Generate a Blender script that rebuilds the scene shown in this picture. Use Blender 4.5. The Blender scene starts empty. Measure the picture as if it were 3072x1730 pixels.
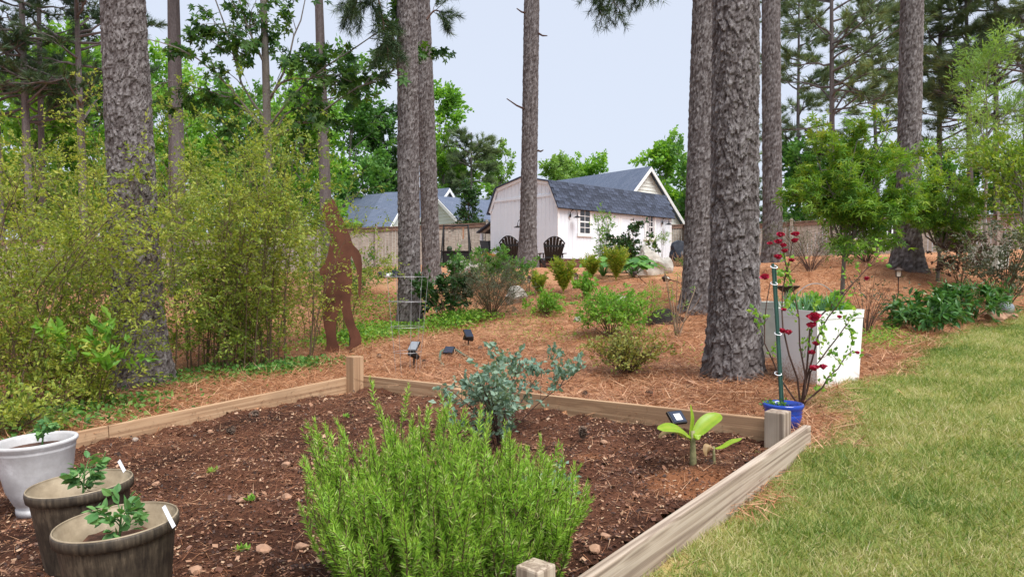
import bpy, bmesh, math
import numpy as np
from mathutils import Vector, Matrix

# ------------------------------------------------------------------ camera, sky, sun, exposure
scene = bpy.context.scene
F = 2130.0                     # focal length in photo pixels (photo is 3072 px wide)
CAMZ = 1.25
PITCH = math.atan2(40, F)      # slightly downwards
camd = bpy.data.cameras.new('camera')
camd.sensor_width = 36.0
camd.lens = 36.0*F/3072.0
camd.clip_start = 0.05
camd.clip_end = 1500
cam = bpy.data.objects.new('camera', camd)
cam.location = (0, 0, CAMZ)
cam.rotation_euler = (math.pi/2-PITCH, 0, 0)
scene.collection.objects.link(cam)
scene.camera = cam

SUN_EL, SUN_AZ = math.radians(58), math.radians(145)   # azimuth clockwise from +Y: behind the camera, to the right
world = bpy.data.worlds.new('World'); scene.world = world
world.use_nodes = True
wt = world.node_tree; wt.nodes.clear()
wo = wt.nodes.new('ShaderNodeOutputWorld')
wb = wt.nodes.new('ShaderNodeBackground'); wb.inputs['Strength'].default_value = 0.10
sk = wt.nodes.new('ShaderNodeTexSky'); sk.sky_type = 'NISHITA'; sk.sun_disc = False
sk.sun_elevation = SUN_EL; sk.sun_rotation = SUN_AZ
sk.air_density = 1.0; sk.dust_density = 3.0; sk.ozone_density = 1.0
mx = wt.nodes.new('ShaderNodeMixRGB'); mx.inputs['Fac'].default_value = 0.82
mx.inputs['Color2'].default_value = (5.9, 6.4, 7.45, 1)      # even high haze / thin overcast
wt.links.new(sk.outputs['Color'], mx.inputs['Color1'])
wt.links.new(mx.outputs['Color'], wb.inputs['Color'])
wt.links.new(wb.outputs['Background'], wo.inputs['Surface'])

sund = bpy.data.lights.new('sun', 'SUN'); sund.energy = 3.9; sund.angle = math.radians(36)
sund.color = (1.0, 0.97, 0.93)
sun = bpy.data.objects.new('sun', sund)
sdir = Vector((math.sin(SUN_AZ)*math.cos(SUN_EL), math.cos(SUN_AZ)*math.cos(SUN_EL), math.sin(SUN_EL)))
sun.rotation_euler = (-sdir).to_track_quat('-Z', 'Y').to_euler()
sun.location = sdir*60
scene.collection.objects.link(sun)
scene.render.engine = 'CYCLES'
scene.view_settings.view_transform = 'Standard'
scene.view_settings.look = 'None'
scene.view_settings.exposure = 0.5
scene.view_settings.gamma = 1.0
scene.cycles.max_bounces = 6
scene.cycles.diffuse_bounces = 3
scene.cycles.transmission_bounces = 4
scene.cycles.transparent_max_bounces = 6

# ------------------------------------------------------------------ helpers
COL = scene.collection
rng = np.random.default_rng(7)
def R(seed): return np.random.default_rng(seed)

def lin(r, g, b):
    f = lambda c: (c/255/12.92) if c/255 <= 0.04045 else ((c/255+0.055)/1.055)**2.4
    return (f(r), f(g), f(b), 1)

def ray(px, py):
    u = (px-1536)/F; v = (865-py)/F
    c, s = math.cos(PITCH), math.sin(PITCH)
    return np.array([u, c+s*v, -s+c*v])

def at(px, py, d):                       # point on the pixel's direction at a depth taken from ground contact or known size
    r = ray(px, py); return r*(d/r[1])+np.array([0, 0, CAMZ])

# ---- mesh plumbing
def mesh(name, V, T, rnd=None, smooth=False, attrs=None):
    V = np.ascontiguousarray(V, dtype=np.float32).reshape(-1, 3)
    T = np.ascontiguousarray(T, dtype=np.int32)
    k = T.shape[1]; n = len(T)
    me = bpy.data.meshes.new(name)
    me.vertices.add(len(V)); me.vertices.foreach_set('co', V.ravel())
    me.loops.add(n*k); me.loops.foreach_set('vertex_index', T.ravel())
    me.polygons.add(n)
    me.polygons.foreach_set('loop_start', np.arange(0, n*k, k, dtype=np.int32))
    me.polygons.foreach_set('loop_total', np.full(n, k, dtype=np.int32))
    me.update(calc_edges=True)
    me.polygons.foreach_set('use_smooth', np.full(n, bool(smooth)))
    if rnd is not None:
        a = me.attributes.new('rnd', 'FLOAT', 'POINT'); a.data.foreach_set('value', np.ascontiguousarray(rnd, dtype=np.float32))
    for kk, vv in (attrs or {}).items():
        a = me.attributes.new(kk, 'FLOAT', 'POINT'); a.data.foreach_set('value', np.ascontiguousarray(vv, dtype=np.float32))
    return me

def link(name, me, mat=None, parent=None, loc=None, rot=None):
    o = bpy.data.objects.new(name, me)
    if mat is not None and me is not None and not me.materials: me.materials.append(mat)
    COL.objects.link(o)
    if parent is not None: o.parent = parent
    if loc is not None: o.location = loc
    if rot is not None: o.rotation_euler = rot
    return o

def tag(o, label=None, cat=None, group=None, kind=None):
    if label: o['label'] = label
    if cat: o['category'] = cat
    if group: o['group'] = group
    if kind: o['kind'] = kind
    return o

def thing(name, label, cat, loc, rz=0.0, group=None):
    o = bpy.data.objects.new(name, None); COL.objects.link(o)
    o.empty_display_size = 0.1
    o.location = loc; o.rotation_euler = (0, 0, rz)
    return tag(o, label, cat, group)

def root_loc(root):                       # location of root (parts are laid out in world axes unless root is rotated)
    return np.array(root.location)

def part(name, VT, mat, root, rnd=None, smooth=False, kind=None, local=False):
    V, T = VT
    V = np.asarray(V, dtype=float).reshape(-1, 3)
    if not local:
        r = root
        while r is not None:
            V = V-np.array(r.location); r = r.parent
    if rnd is None: rnd = .38+.3*R(len(V)).random(len(V))
    o = link(name, mesh(name, V, T, rnd, smooth), mat, root)
    if kind: o['kind'] = kind
    return o

def single(name, label, cat, VT, mat, loc, rnd=None, smooth=False, group=None, kind=None):
    V, T = VT
    o = link(name, mesh(name, np.asarray(V).reshape(-1, 3)-np.asarray(loc), T, rnd, smooth), mat, None, loc)
    return tag(o, label, cat, group, kind)

def merge(items):
    Vs, Ts, o = [], [], 0
    for V, T in items:
        V = np.asarray(V, dtype=float).reshape(-1, 3); T = np.asarray(T)
        if T.shape[1] == 4: T = np.concatenate([T[:, [0, 1, 2]], T[:, [0, 2, 3]]])
        Vs.append(V); Ts.append(T+o); o += len(V)
    return np.concatenate(Vs), np.concatenate(Ts)

def box(c, s, rz=0.0, rx=0.0, ry=0.0):
    x = np.array([[-1, -1, -1], [1, -1, -1], [1, 1, -1], [-1, 1, -1], [-1, -1, 1], [1, -1, 1], [1, 1, 1], [-1, 1, 1]])*0.5*np.array(s)
    M = np.array(Matrix.Rotation(rz, 3, 'Z') @ Matrix.Rotation(ry, 3, 'Y') @ Matrix.Rotation(rx, 3, 'X'))
    return x@M.T+np.array(c), np.array([[0, 3, 2, 1], [4, 5, 6, 7], [0, 1, 5, 4], [1, 2, 6, 5], [2, 3, 7, 6], [3, 0, 4, 7]])

def bevbox(s, b=0.006, seg=2):            # centred chamfered box
    bm = bmesh.new(); bmesh.ops.create_cube(bm, size=1.0)
    bmesh.ops.scale(bm, vec=s, verts=bm.verts)
    bmesh.ops.bevel(bm, geom=list(bm.edges), offset=b, segments=seg, affect='EDGES', profile=0.6)
    bmesh.ops.triangulate(bm, faces=bm.faces)
    V = np.array([v.co[:] for v in bm.verts]); bm.verts.index_update()
    T = np.array([[v.index for v in f.verts] for f in bm.faces]); bm.free()
    return V, T

def xf(VT, rz=0.0, rx=0.0, ry=0.0, t=(0, 0, 0), M=None):
    if M is None: M = np.array(Matrix.Rotation(rz, 3, 'Z') @ Matrix.Rotation(ry, 3, 'Y') @ Matrix.Rotation(rx, 3, 'X'))
    return np.asarray(VT[0])@np.asarray(M).T+np.array(t), VT[1]

def unit(v):
    v = np.asarray(v, dtype=float); return v/np.maximum(np.linalg.norm(v, axis=-1, keepdims=True), 1e-9)

def tubes(paths, r0, r1, k=5, cap=False):
    """paths (n,s,3); r0/r1 (n,) start and end radius -> one triangle mesh"""
    P = np.asarray(paths, dtype=float)
    if P.ndim == 2: P = P[None]
    n, s, _ = P.shape
    r0 = np.broadcast_to(np.asarray(r0, float), (n,)); r1 = np.broadcast_to(np.asarray(r1, float), (n,))
    tan = unit(np.gradient(P, axis=1))
    ref = np.where(np.abs(tan[..., 2:3]) > 0.9, np.array([1., 0, 0]), np.array([0, 0, 1.]))
    a = unit(np.cross(tan, ref)); b = np.cross(tan, a)
    rad = r0[:, None]+(r1-r0)[:, None]*np.linspace(0, 1, s)[None]
    th = np.linspace(0, 2*np.pi, k, endpoint=False)
    V = P[:, :, None]+rad[:, :, None, None]*(a[:, :, None]*np.cos(th)[None, None, :, None]+b[:, :, None]*np.sin(th)[None, None, :, None])
    base = (np.arange(n)*s*k)[:, None, None]+(np.arange(s-1)*k)[None, :, None]
    j = np.arange(k)[None, None]; j2 = (np.arange(k)+1) % k; j2 = j2[None, None]
    A, B, C, D = base+j, base+j2, base+k+j2, base+k+j
    T = np.concatenate([np.stack([A, B, C], -1).reshape(-1, 3), np.stack([A, C, D], -1).reshape(-1, 3)])
    V = V.reshape(-1, 3)
    if cap:
        i0 = len(V); V = np.concatenate([V, P[:, 0], P[:, -1]])
        st = (np.arange(n)*s*k)[:, None]; jj = np.arange(k)[None]; jn = (jj+1) % k
        T = np.concatenate([T, np.stack([st+jn, st+jj, np.broadcast_to(i0+np.arange(n)[:, None], (n, k))], -1).reshape(-1, 3),
                            np.stack([st+(s-1)*k+jj, st+(s-1)*k+jn, np.broadcast_to(i0+n+np.arange(n)[:, None], (n, k))], -1).reshape(-1, 3)])
    return V, T

def rod(p, q, r, k=8, r1=None):
    return tubes(np.array([[p, q]], float), r, r if r1 is None else r1, k, True)

def lathe(prof, k=32, c=(0, 0, 0)):       # prof list of (r,z)
    pr = np.array(prof, float); n = len(pr)
    th = np.linspace(0, 2*np.pi, k, endpoint=False)
    V = np.stack([pr[:, 0:1]*np.cos(th), pr[:, 0:1]*np.sin(th), np.repeat(pr[:, 1:2], k, 1)], -1).reshape(-1, 3)+np.array(c)
    i = np.arange(n-1)[:, None]*k; j = np.arange(k)[None]; j2 = (j+1) % k
    A, B, C, D = i+j, i+j2, i+k+j2, i+k+j
    return V, np.concatenate([np.stack([A, B, C], -1).reshape(-1, 3), np.stack([A, C, D], -1).reshape(-1, 3)])

def at_path(P, idx, t):
    s = P.shape[1]; x = np.clip(t, 0, 0.9999)*(s-1); i = x.astype(int); f = (x-i)[:, None]
    a = P[idx, i]; b = P[idx, i+1]
    return a*(1-f)+b*f, unit(b-a)

def sprout(par, n, t0, t1, L, ang, up=0.0, droop=0.0, wob=0.06, g=None, s=6, shrink=0.0):
    """n new branch paths leaving the parent paths"""
    g = g or rng
    idx = g.integers(0, len(par), n); t = g.uniform(t0, t1, n)
    p, tg = at_path(par, idx, t)
    pr = unit(np.cross(tg, g.normal(size=(n, 3))))
    a = np.radians(g.normal(ang, ang*0.22, n))[:, None]
    d = unit(tg*np.cos(a)+pr*np.sin(a)+np.array([0, 0, up]))
    l = (np.asarray(L)*g.uniform(0.65, 1.25, n)*(1-shrink*t))
    u = np.linspace(0, 1, s)
    P = p[:, None]+d[:, None]*(l[:, None]*u[None])[..., None]
    P[..., 2] -= droop*l[:, None]*u[None]**2
    w = np.cumsum(g.normal(0, wob, (n, s, 3)), 1)*(l[:, None, None]/s)*1.6; w[:, 0] = 0
    return P+w

# ---- leaf templates: y along the leaf, x across, z normal (unit length)
def tmpl(v, t): return np.array(v, float), np.array(t)
LEAF = tmpl([(0, 0, 0), (.25, .42, .07), (0, 1, -.04), (-.25, .42, .07)], [(0, 1, 2), (0, 2, 3)])
LEAFW = tmpl([(0, 0, 0), (.36, .45, .1), (0, 1, -.08), (-.36, .45, .1)], [(0, 1, 2), (0, 2, 3)])
LEAFN = tmpl([(0, 0, 0), (.09, .45, .02), (0, 1, -.03), (-.09, .45, .02)], [(0, 1, 2), (0, 2, 3)])
NEED = tmpl([(-.06, 0, 0), (.06, 0, 0), (0, 1, 0)], [(0, 1, 2)])
LEAF6 = tmpl([(0, 0, 0), (.2, .22, .06), (.27, .5, .06), (.15, .8, 0), (0, 1, -.08), (-.15, .8, 0), (-.27, .5, .06), (-.2, .22, .06), (0, .5, 0)],
             [(0, 1, 8), (1, 2, 8), (2, 3, 8), (3, 4, 8), (4, 5, 8), (5, 6, 8), (6, 7, 8), (7, 0, 8)])
def star(n=5, spread=250, w=.13, droop=.15, cut=.34):
    v = [(0, .12, 0)]; t = []
    for i in range(n):
        a = math.radians(90-spread/2+spread*i/(n-1)); l = (.62+.38*math.sin(math.pi*i/(n-1)))*.88
        c, s_ = math.cos(a), math.sin(a); px_, py_ = -s_, c
        b = len(v)
        v += [(c*cut*l+px_*w, .12+s_*cut*l+py_*w, 0), (c*l, .12+s_*l, -droop*l), (c*cut*l-px_*w, .12+s_*cut*l-py_*w, 0)]
        t += [(0, b+2, b+1), (0, b+1, b)]
    return tmpl(v, t)
MAPLE = star(5, 230, .17, .15, .42)
JMAPLE = star(5, 250, .10, .2, .4)
def tuft(n, seed, fan=0.75, w=.035):
    g = R(seed); v = []; t = []
    for i in range(n):
        d = unit(np.array([g.normal(0, fan), 1, g.normal(0, fan)])); s_ = unit(np.cross(d, g.normal(size=3)))*w
        o = np.array([0, g.uniform(-.25, .25), 0]); b = len(v)
        v += [o-s_, o+s_, o+d*g.uniform(.7, 1.1)]; t.append((b, b+1, b+2))
    return tmpl(v, t)
TUFT = tuft(10, 1, .75, .04); TUFTB = tuft(16, 2, 0.9, .028)

def leaves(pos, dirs, size, T, g=None, flat=0.0, jit=0.6, rnd=None, width=1.0):
    """leaf cloud: flat>0 turns the blades' faces upwards"""
    g = g or rng
    n = len(pos)
    d = unit(np.asarray(dirs)+g.normal(0, jit, (n, 3)))
    nr = unit(g.normal(size=(n, 3))*(1-flat)+np.array([0, 0, 1.0])*flat)
    sd = unit(np.cross(d, nr)); nn = np.cross(sd, d)
    size = np.broadcast_to(np.asarray(size, float), (n,))
    tv, tt = T
    V = pos[:, None]+size[:, None, None]*(tv[None, :, 0:1]*width*sd[:, None]+tv[None, :, 1:2]*d[:, None]+tv[None, :, 2:3]*nn[:, None])
    TT = (tt[None]+(np.arange(n)*len(tv))[:, None, None]).reshape(-1, 3)
    r = g.random(n) if rnd is None else rnd
    return (V.reshape(-1, 3), TT), np.repeat(r, len(tv))

def on_paths(P, n, t0=0.0, t1=1.0, jit=0.0, g=None):
    g = g or rng
    idx = g.integers(0, len(P), n); t = g.uniform(t0, t1, n)
    p, tg = at_path(P, idx, t)
    return p+g.normal(0, jit, (n, 3)) if jit else p, tg

# ------------------------------------------------------------------ terrain
PL = lambda x, y: 0.0531*x+0.0286*y
def _w(px, py, d): return tuple(at(px, py, d))
CP = [(x, y, PL(x, y)) for x, y in [(-8, 1), (-9, 7), (-4, 3), (-4.1, 7.9), (-1.6, 7.3), (0, 5.5), (-1.2, 3.2), (1.95, 6.6), (-1, 8.4), (1.1, 6.9), (1.4, 9.6), (-2.2, 9.8), (-6, 11), (2.3, 5)]]
CP += [(1.9, 4.35, .175), (.35, 2.4, 0.0), (-.45, 1.4, -.08), (2.3, 2.3, .06), (1.0, 3.2, .06), (4, 4, .22), (3.6, 6.6, .39), (7.4, 10.3, .69), (5.2, 8.2, .51), (9, 5, .5), (0, -2, -.12), (8, -1, .25)]
CP += [_w(1230, 985, 13.0), _w(1300, 860, 17.0), _w(1580, 797, 17.8), _w(1725, 868, 14.2), _w(2095, 935, 11.4), _w(2725, 800, 13.7), _w(2318, 782, 16), _w(1960, 826, 17.0),
       _w(1700, 806, 25.2), _w(2013, 797, 30.3), _w(1480, 795, 28), _w(1330, 792, 32), _w(1130, 835, 16.0), _w(2695, 876, 12.0), _w(2800, 835, 13.0), _w(3000, 765, 26), _w(2640, 765, 20),
       _w(2350, 770, 30), _w(1700, 815, 20.5), _w(1760, 824, 18.5), _w(1675, 818, 19.0), _w(1860, 824, 19.0), _w(1780, 810, 23.0), _w(1830, 960, 11.3), _w(1480, 950, 12.0)]
CP += [(-15, 30, 1.1), (-15, 15, .35), (-8, 20, .8), (16, 20, 2.0), (20, 32, 2.3), (0, 60, 2.5), (-40, 60, 1.6), (40, 60, 3), (14, 10, 1.0), (0, 45, 2.2), (-25, 5, -.5), (25, 3, 1.3)]
CP = np.array(CP)
def _phi(r2): return np.where(r2 > 1e-9, 0.5*r2*np.log(np.maximum(r2, 1e-9)), 0)
def _solve():
    n = len(CP); d2 = ((CP[:, None, :2]-CP[None, :, :2])**2).sum(-1)
    A = np.zeros((n+3, n+3)); A[:n, :n] = _phi(d2)+np.eye(n)*0.6
    A[:n, n] = 1; A[:n, n+1:] = CP[:, :2]; A[n:, :n] = A[:n, n:].T
    return np.linalg.solve(A, np.concatenate([CP[:, 2], np.zeros(3)]))
_W = _solve()
def Z(x, y):
    x = np.atleast_1d(np.asarray(x, float)); y = np.atleast_1d(np.asarray(y, float))
    xc = np.clip(x, -45, 45); yc = np.clip(y, -6, 62)
    r2 = (xc[..., None]-CP[:, 0])**2+(yc[..., None]-CP[:, 1])**2
    z = _phi(r2)@_W[:-3]+_W[-3]+_W[-2]*xc+_W[-1]*yc
    bump = 0.012*np.sin(3.1*x+1.3*np.sin(2.3*y))+0.010*np.sin(4.7*y+1.1*np.sin(3.7*x))
    return z+bump
def Z1(x, y): return float(Z(x, y)[0])
def Gd(px, d):                             # ground point under a column at a depth
    x = (px-1536)/F*d; return np.array([x, d, Z1(x, d)])
def G(px, py):                             # first ground hit of a pixel's direction
    r = ray(px, py); y = np.concatenate([np.arange(1.2, 14, .01), np.arange(14, 60, .05)])
    k = y/r[1]; h = CAMZ+k*r[2]-Z(k*r[0], y)
    b = np.where(h < 0)[0]; i = b[0] if len(b) else len(y)-1
    return np.array([k[i]*r[0], y[i], Z1(k[i]*r[0], y[i])])

# raised bed frame (corners read from the photo on the ground plane)
DIR = np.array([.640, .768]); PER = np.array([.768, -.640])
R0 = at(2432, 1275, 4.4)
BR = at(2360, 1262, 4.42)
LC = np.array([BR[0]-PER[0]*4.28, BR[1]-PER[1]*4.28, BR[2]-.0235*4.28])
def bed_z(x, y):                           # soil level inside the bed
    a = (np.asarray(x)-BR[0])*DIR[0]+(np.asarray(y)-BR[1])*DIR[1]; b = (np.asarray(x)-BR[0])*PER[0]+(np.asarray(y)-BR[1])*PER[1]
    return BR[2]-.125+.0566*a+.0235*b

LAWN = np.array([G(*p)[:2] for p in [(1990, 1700), (2440, 1350), (2462, 1310), (2520, 1235), (2600, 1150), (2690, 1095), (2800, 1040), (2900, 1000), (3072, 948)]]+[(11, 12.2), (16, 13), (16, -3), (-2.2, -3), (-1.2, .6)])
def poly_dist(x, y, P):                    # signed distance, positive inside
    x = np.asarray(x, float); y = np.asarray(y, float)
    ins = np.zeros(x.shape, bool); d = np.full(x.shape, 1e9)
    for i in range(len(P)):
        ax, ay = P[i]; bx, by = P[(i+1) % len(P)]
        c = ((ay > y) != (by > y)) & (x < (bx-ax)*(y-ay)/((by-ay) if by != ay else 1e-9)+ax); ins ^= c
        t = np.clip(((x-ax)*(bx-ax)+(y-ay)*(by-ay))/((bx-ax)**2+(by-ay)**2), 0, 1)
        d = np.minimum(d, np.hypot(x-ax-t*(bx-ax), y-ay-t*(by-ay)))
    return np.where(ins, d, -d)
def nz(x, y, s, seed=0):                   # smooth value noise 0..1
    g = R(1000+seed); n = 64; tab = g.random((n, n))
    u = np.asarray(x)*s+100; v = np.asarray(y)*s+100
    i = np.floor(u).astype(int); j = np.floor(v).astype(int); f = u-i; h = v-j
    f = f*f*(3-2*f); h = h*h*(3-2*h)
    a = tab[i % n, j % n]; b = tab[(i+1) % n, j % n]; c = tab[i % n, (j+1) % n]; e = tab[(i+1) % n, (j+1) % n]
    return (a*(1-f)+b*f)*(1-h)+(c*(1-f)+e*f)*h
def lawn_mask(x, y):
    d = poly_dist(x, y, LAWN)+(nz(x, y, 2.2, 1)-.5)*.5+(nz(x, y, 7, 2)-.5)*.25
    return np.clip(d/.35+.5, 0, 1)
BEDP = np.array([LC[:2], BR[:2], BR[:2]-DIR*4.6, LC[:2]-DIR*4.6])

# ------------------------------------------------------------------ materials
def new_mat(name):
    m = bpy.data.materials.new(name); m.use_nodes = True
    nt = m.node_tree; nt.nodes.clear()
    o = nt.nodes.new('ShaderNodeOutputMaterial')
    return m, nt, o
def nd(nt, typ, ins=None, **kw):
    n = nt.nodes.new(typ)
    for k, v in kw.items(): setattr(n, k, v)
    for k, v in (ins or {}).items():
        s = n.inputs[k]
        if isinstance(v, bpy.types.NodeSocket): nt.links.new(v, s)
        else: s.default_value = v
    return n
def ramp(nt, fac, stops):
    n = nt.nodes.new('ShaderNodeValToRGB'); e = n.color_ramp.elements
    while len(e) < len(stops): e.new(0.5)
    for i, (p, c) in enumerate(stops): e[i].position = p; e[i].color = c if len(c) == 4 else (*c, 1)
    nt.links.new(fac, n.inputs['Fac']); return n.outputs['Color']
def mixc(nt, fac, a, b, mode='MIX'):
    n = nt.nodes.new('ShaderNodeMixRGB'); n.blend_type = mode
    for k, v in (('Fac', fac), ('Color1', a), ('Color2', b)):
        if isinstance(v, bpy.types.NodeSocket): nt.links.new(v, n.inputs[k])
        else: n.inputs[k].default_value = v
    return n.outputs['Color']
def sc(c, k): return (c[0]*k, c[1]*k, c[2]*k, 1)

def plain(name, col, rough=.6, metal=0.0, vary=.12, scale=8.0, bump=0.0, bscale=60.0, spec=.4):
    m, nt, o = new_mat(name)
    tc = nd(nt, 'ShaderNodeTexCoord'); n1 = nd(nt, 'ShaderNodeTexNoise', {'Vector': tc.outputs['Object'], 'Scale': scale, 'Detail': 5.0})
    c = ramp(nt, n1.outputs['Fac'], [(.3, sc(col, 1-vary)), (.7, sc(col, 1+vary))])
    b = nd(nt, 'ShaderNodeBsdfPrincipled', {'Base Color': c, 'Roughness': rough, 'Metallic': metal, 'Specular IOR Level': spec})
    if bump:
        n2 = nd(nt, 'ShaderNodeTexNoise', {'Vector': tc.outputs['Object'], 'Scale': bscale, 'Detail': 4.0})
        bp = nd(nt, 'ShaderNodeBump', {'Height': n2.outputs['Fac'], 'Strength': bump, 'Distance': .01}); nt.links.new(bp.outputs['Normal'], b.inputs['Normal'])
    nt.links.new(b.outputs['BSDF'], o.inputs['Surface']); return m

def leafmat(name, cols, trans=.35, rough=.5, spec=.35, gain=1.0):
    """colour from the per-leaf random value; thin leaf that lets some light through"""
    m, nt, o = new_mat(name)
    a = nd(nt, 'ShaderNodeAttribute', attribute_name='rnd')
    k = len(cols)
    c = ramp(nt, a.outputs['Fac'], [(i/max(k-1, 1), sc(cc, gain)) for i, cc in enumerate(cols)])
    b = nd(nt, 'ShaderNodeBsdfPrincipled', {'Base Color': c, 'Roughness': rough, 'Specular IOR Level': spec})
    tcol = mixc(nt, 1.0, c, (1.25, 1.2, .55, 1), 'MULTIPLY')
    t = nd(nt, 'ShaderNodeBsdfTranslucent', {'Color': tcol})
    x = nd(nt, 'ShaderNodeMixShader', {'Fac': trans}); nt.links.new(b.outputs['BSDF'], x.inputs[1]); nt.links.new(t.outputs['BSDF'], x.inputs[2])
    nt.links.new(x.outputs['Shader'], o.inputs['Surface']); return m

def barkmat(name, stops, scale=(6, 6, 2.2), bump=.9):
    m, nt, o = new_mat(name)
    tc = nd(nt, 'ShaderNodeTexCoord'); mp = nd(nt, 'ShaderNodeMapping', {'Vector': tc.outputs['Object'], 'Scale': scale})
    n1 = nd(nt, 'ShaderNodeTexNoise', {'Vector': mp.outputs['Vector'], 'Scale': 5.0, 'Detail': 8.0, 'Roughness': .8})
    a = nd(nt, 'ShaderNodeAttribute', attribute_name='rnd')
    ad = nd(nt, 'ShaderNodeMath', {0: n1.outputs['Fac'], 1: a.outputs['Fac']}, operation='ADD')
    hf = nd(nt, 'ShaderNodeMath', {0: ad.outputs[0], 1: .5}, operation='MULTIPLY')
    c = ramp(nt, hf.outputs[0], stops)
    n2 = nd(nt, 'ShaderNodeTexNoise', {'Vector': mp.outputs['Vector'], 'Scale': 13.0, 'Detail': 6.0, 'Roughness': .8})
    b = nd(nt, 'ShaderNodeBsdfPrincipled', {'Base Color': c, 'Roughness': .9, 'Specular IOR Level': .15})
    bp = nd(nt, 'ShaderNodeBump', {'Height': n2.outputs['Fac'], 'Strength': bump, 'Distance': .02}); nt.links.new(bp.outputs['Normal'], b.inputs['Normal'])
    nt.links.new(b.outputs['BSDF'], o.inputs['Surface']); return m

def woodmat(name, cA, cB, cC, scale=1.0, rough=.75, knots=True):
    """board with grain along its local X"""
    m, nt, o = new_mat(name)
    tc = nd(nt, 'ShaderNodeTexCoord'); oi = nd(nt, 'ShaderNodeObjectInfo')
    off = nd(nt, 'ShaderNodeVectorMath', {0: (37, 19, 53), 'Scale': oi.outputs['Random']}, operation='SCALE')
    ad = nd(nt, 'ShaderNodeVectorMath', {0: tc.outputs['Object'], 1: off.outputs[0]}, operation='ADD')
    mp = nd(nt, 'ShaderNodeMapping', {'Vector': ad.outputs[0], 'Scale': (.30*scale, 15*scale, 15*scale)})
    kp = nd(nt, 'ShaderNodeMapping', {'Vector': ad.outputs[0], 'Scale': (1.5*scale, 6*scale, 6*scale)})
    kv = nd(nt, 'ShaderNodeTexVoronoi', {'Vector': kp.outputs['Vector'], 'Scale': 1.0})
    kf = ramp(nt, kv.outputs['Distance'], [(.03, (1, 1, 1, 1)), (.34, (0, 0, 0, 1))])
    n1 = nd(nt, 'ShaderNodeTexNoise', {'Vector': mp.outputs['Vector'], 'Scale': 1.3, 'Detail': 2.0, 'Distortion': .25})
    w0 = nd(nt, 'ShaderNodeMath', {0: kf, 1: .30, 2: n1.outputs['Fac']}, operation='MULTIPLY_ADD')
    w = nd(nt, 'ShaderNodeMath', {0: w0.outputs[0], 1: 24.0}, operation='MULTIPLY')
    sn = nd(nt, 'ShaderNodeMath', {0: w.outputs[0]}, operation='SINE')
    mp2 = nd(nt, 'ShaderNodeMapping', {'Vector': ad.outputs[0], 'Scale': (.8*scale, 120*scale, 120*scale)})
    n2 = nd(nt, 'ShaderNodeTexNoise', {'Vector': mp2.outputs['Vector'], 'Scale': 2.0, 'Detail': 4.0})
    mm = nd(nt, 'ShaderNodeMath', {0: sn.outputs[0], 1: .17, 2: .30}, operation='MULTIPLY_ADD')
    m2 = nd(nt, 'ShaderNodeMath', {0: n2.outputs['Fac'], 1: .4, 2: mm.outputs[0]}, operation='MULTIPLY_ADD')
    c = ramp(nt, m2.outputs[0], [(.2, cC), (.5, cB), (.8, cA)])
    n3 = nd(nt, 'ShaderNodeTexNoise', {'Vector': ad.outputs[0], 'Scale': 2.2, 'Detail': 4.0})
    c = mixc(nt, ramp(nt, n3.outputs['Fac'], [(.5, (0, 0, 0, 1)), (.75, (.55, .55, .55, 1))]), c, sc(cC, .8))
    if knots: c = mixc(nt, ramp(nt, kv.outputs['Distance'], [(.07, (.85, .85, .85, 1)), (.12, (0, 0, 0, 1))]), c, sc(cC, .45))
    b = nd(nt, 'ShaderNodeBsdfPrincipled', {'Base Color': c, 'Roughness': rough, 'Specular IOR Level': .25})
    bp = nd(nt, 'ShaderNodeBump', {'Height': m2.outputs[0], 'Strength': .35, 'Distance': .006}); nt.links.new(bp.outputs['Normal'], b.inputs['Normal'])
    nt.links.new(b.outputs['BSDF'], o.inputs['Surface']); return m

M = {}
M['pine_bark'] = barkmat('pine_bark', [(.26, (.030, .022, .020)), (.38, (.072, .057, .054)), (.50, (.120, .102, .099)), (.60, (.182, .162, .159)), (.74, (.28, .258, .255))])
M['grey_bark'] = barkmat('grey_bark', [(.25, (.10, .085, .07)), (.5, (.2, .175, .155)), (.75, (.32, .29, .26))])
M['twig'] = barkmat('twig', [(.2, (.06, .038, .025)), (.5, (.13, .085, .055)), (.8, (.2, .14, .09))])
M['shrub_twig'] = barkmat('shrub_twig', [(.2, (.08, .055, .036)), (.5, (.16, .115, .075)), (.8, (.26, .20, .14))])
M['redtwig'] = barkmat('redtwig', [(.2, (.05, .028, .022)), (.5, (.10, .06, .048)), (.8, (.17, .11, .09))])
M['tan_twig'] = barkmat('tan_twig', [(.2, (.2, .14, .09)), (.5, (.34, .25, .17)), (.8, (.48, .38, .28))])
M['shrub_yellow'] = leafmat('shrub_yellow', [(.08, .145, .025), (.17, .25, .04), (.29, .36, .055), (.47, .50, .10), (.45, .39, .09)], .48)
M['shrub_olive'] = leafmat('shrub_olive', [(.065, .13, .025), (.14, .23, .04), (.24, .33, .055), (.40, .46, .09), (.47, .46, .11)], .48)
M['bright_leaf'] = leafmat('bright_leaf', [(.08, .20, .03), (.16, .36, .05), (.26, .48, .07), (.37, .55, .11)], .5)
M['mid_leaf'] = leafmat('mid_leaf', [(.05, .14, .03), (.09, .23, .05), (.15, .32, .07), (.24, .41, .10)], .45)
M['dark_leaf'] = leafmat('dark_leaf', [(.012, .04, .012), (.025, .075, .018), (.045, .115, .028), (.08, .16, .05)], .25, .35, .5)
M['pale_leaf'] = leafmat('pale_leaf', [(.13, .26, .06), (.22, .38, .09), (.34, .48, .16)], .45)
M['lime_leaf'] = leafmat('lime_leaf', [(.07, .15, .02), (.15, .27, .03), (.24, .35, .045), (.33, .36, .06), (.36, .24, .05)], .4)
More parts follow.
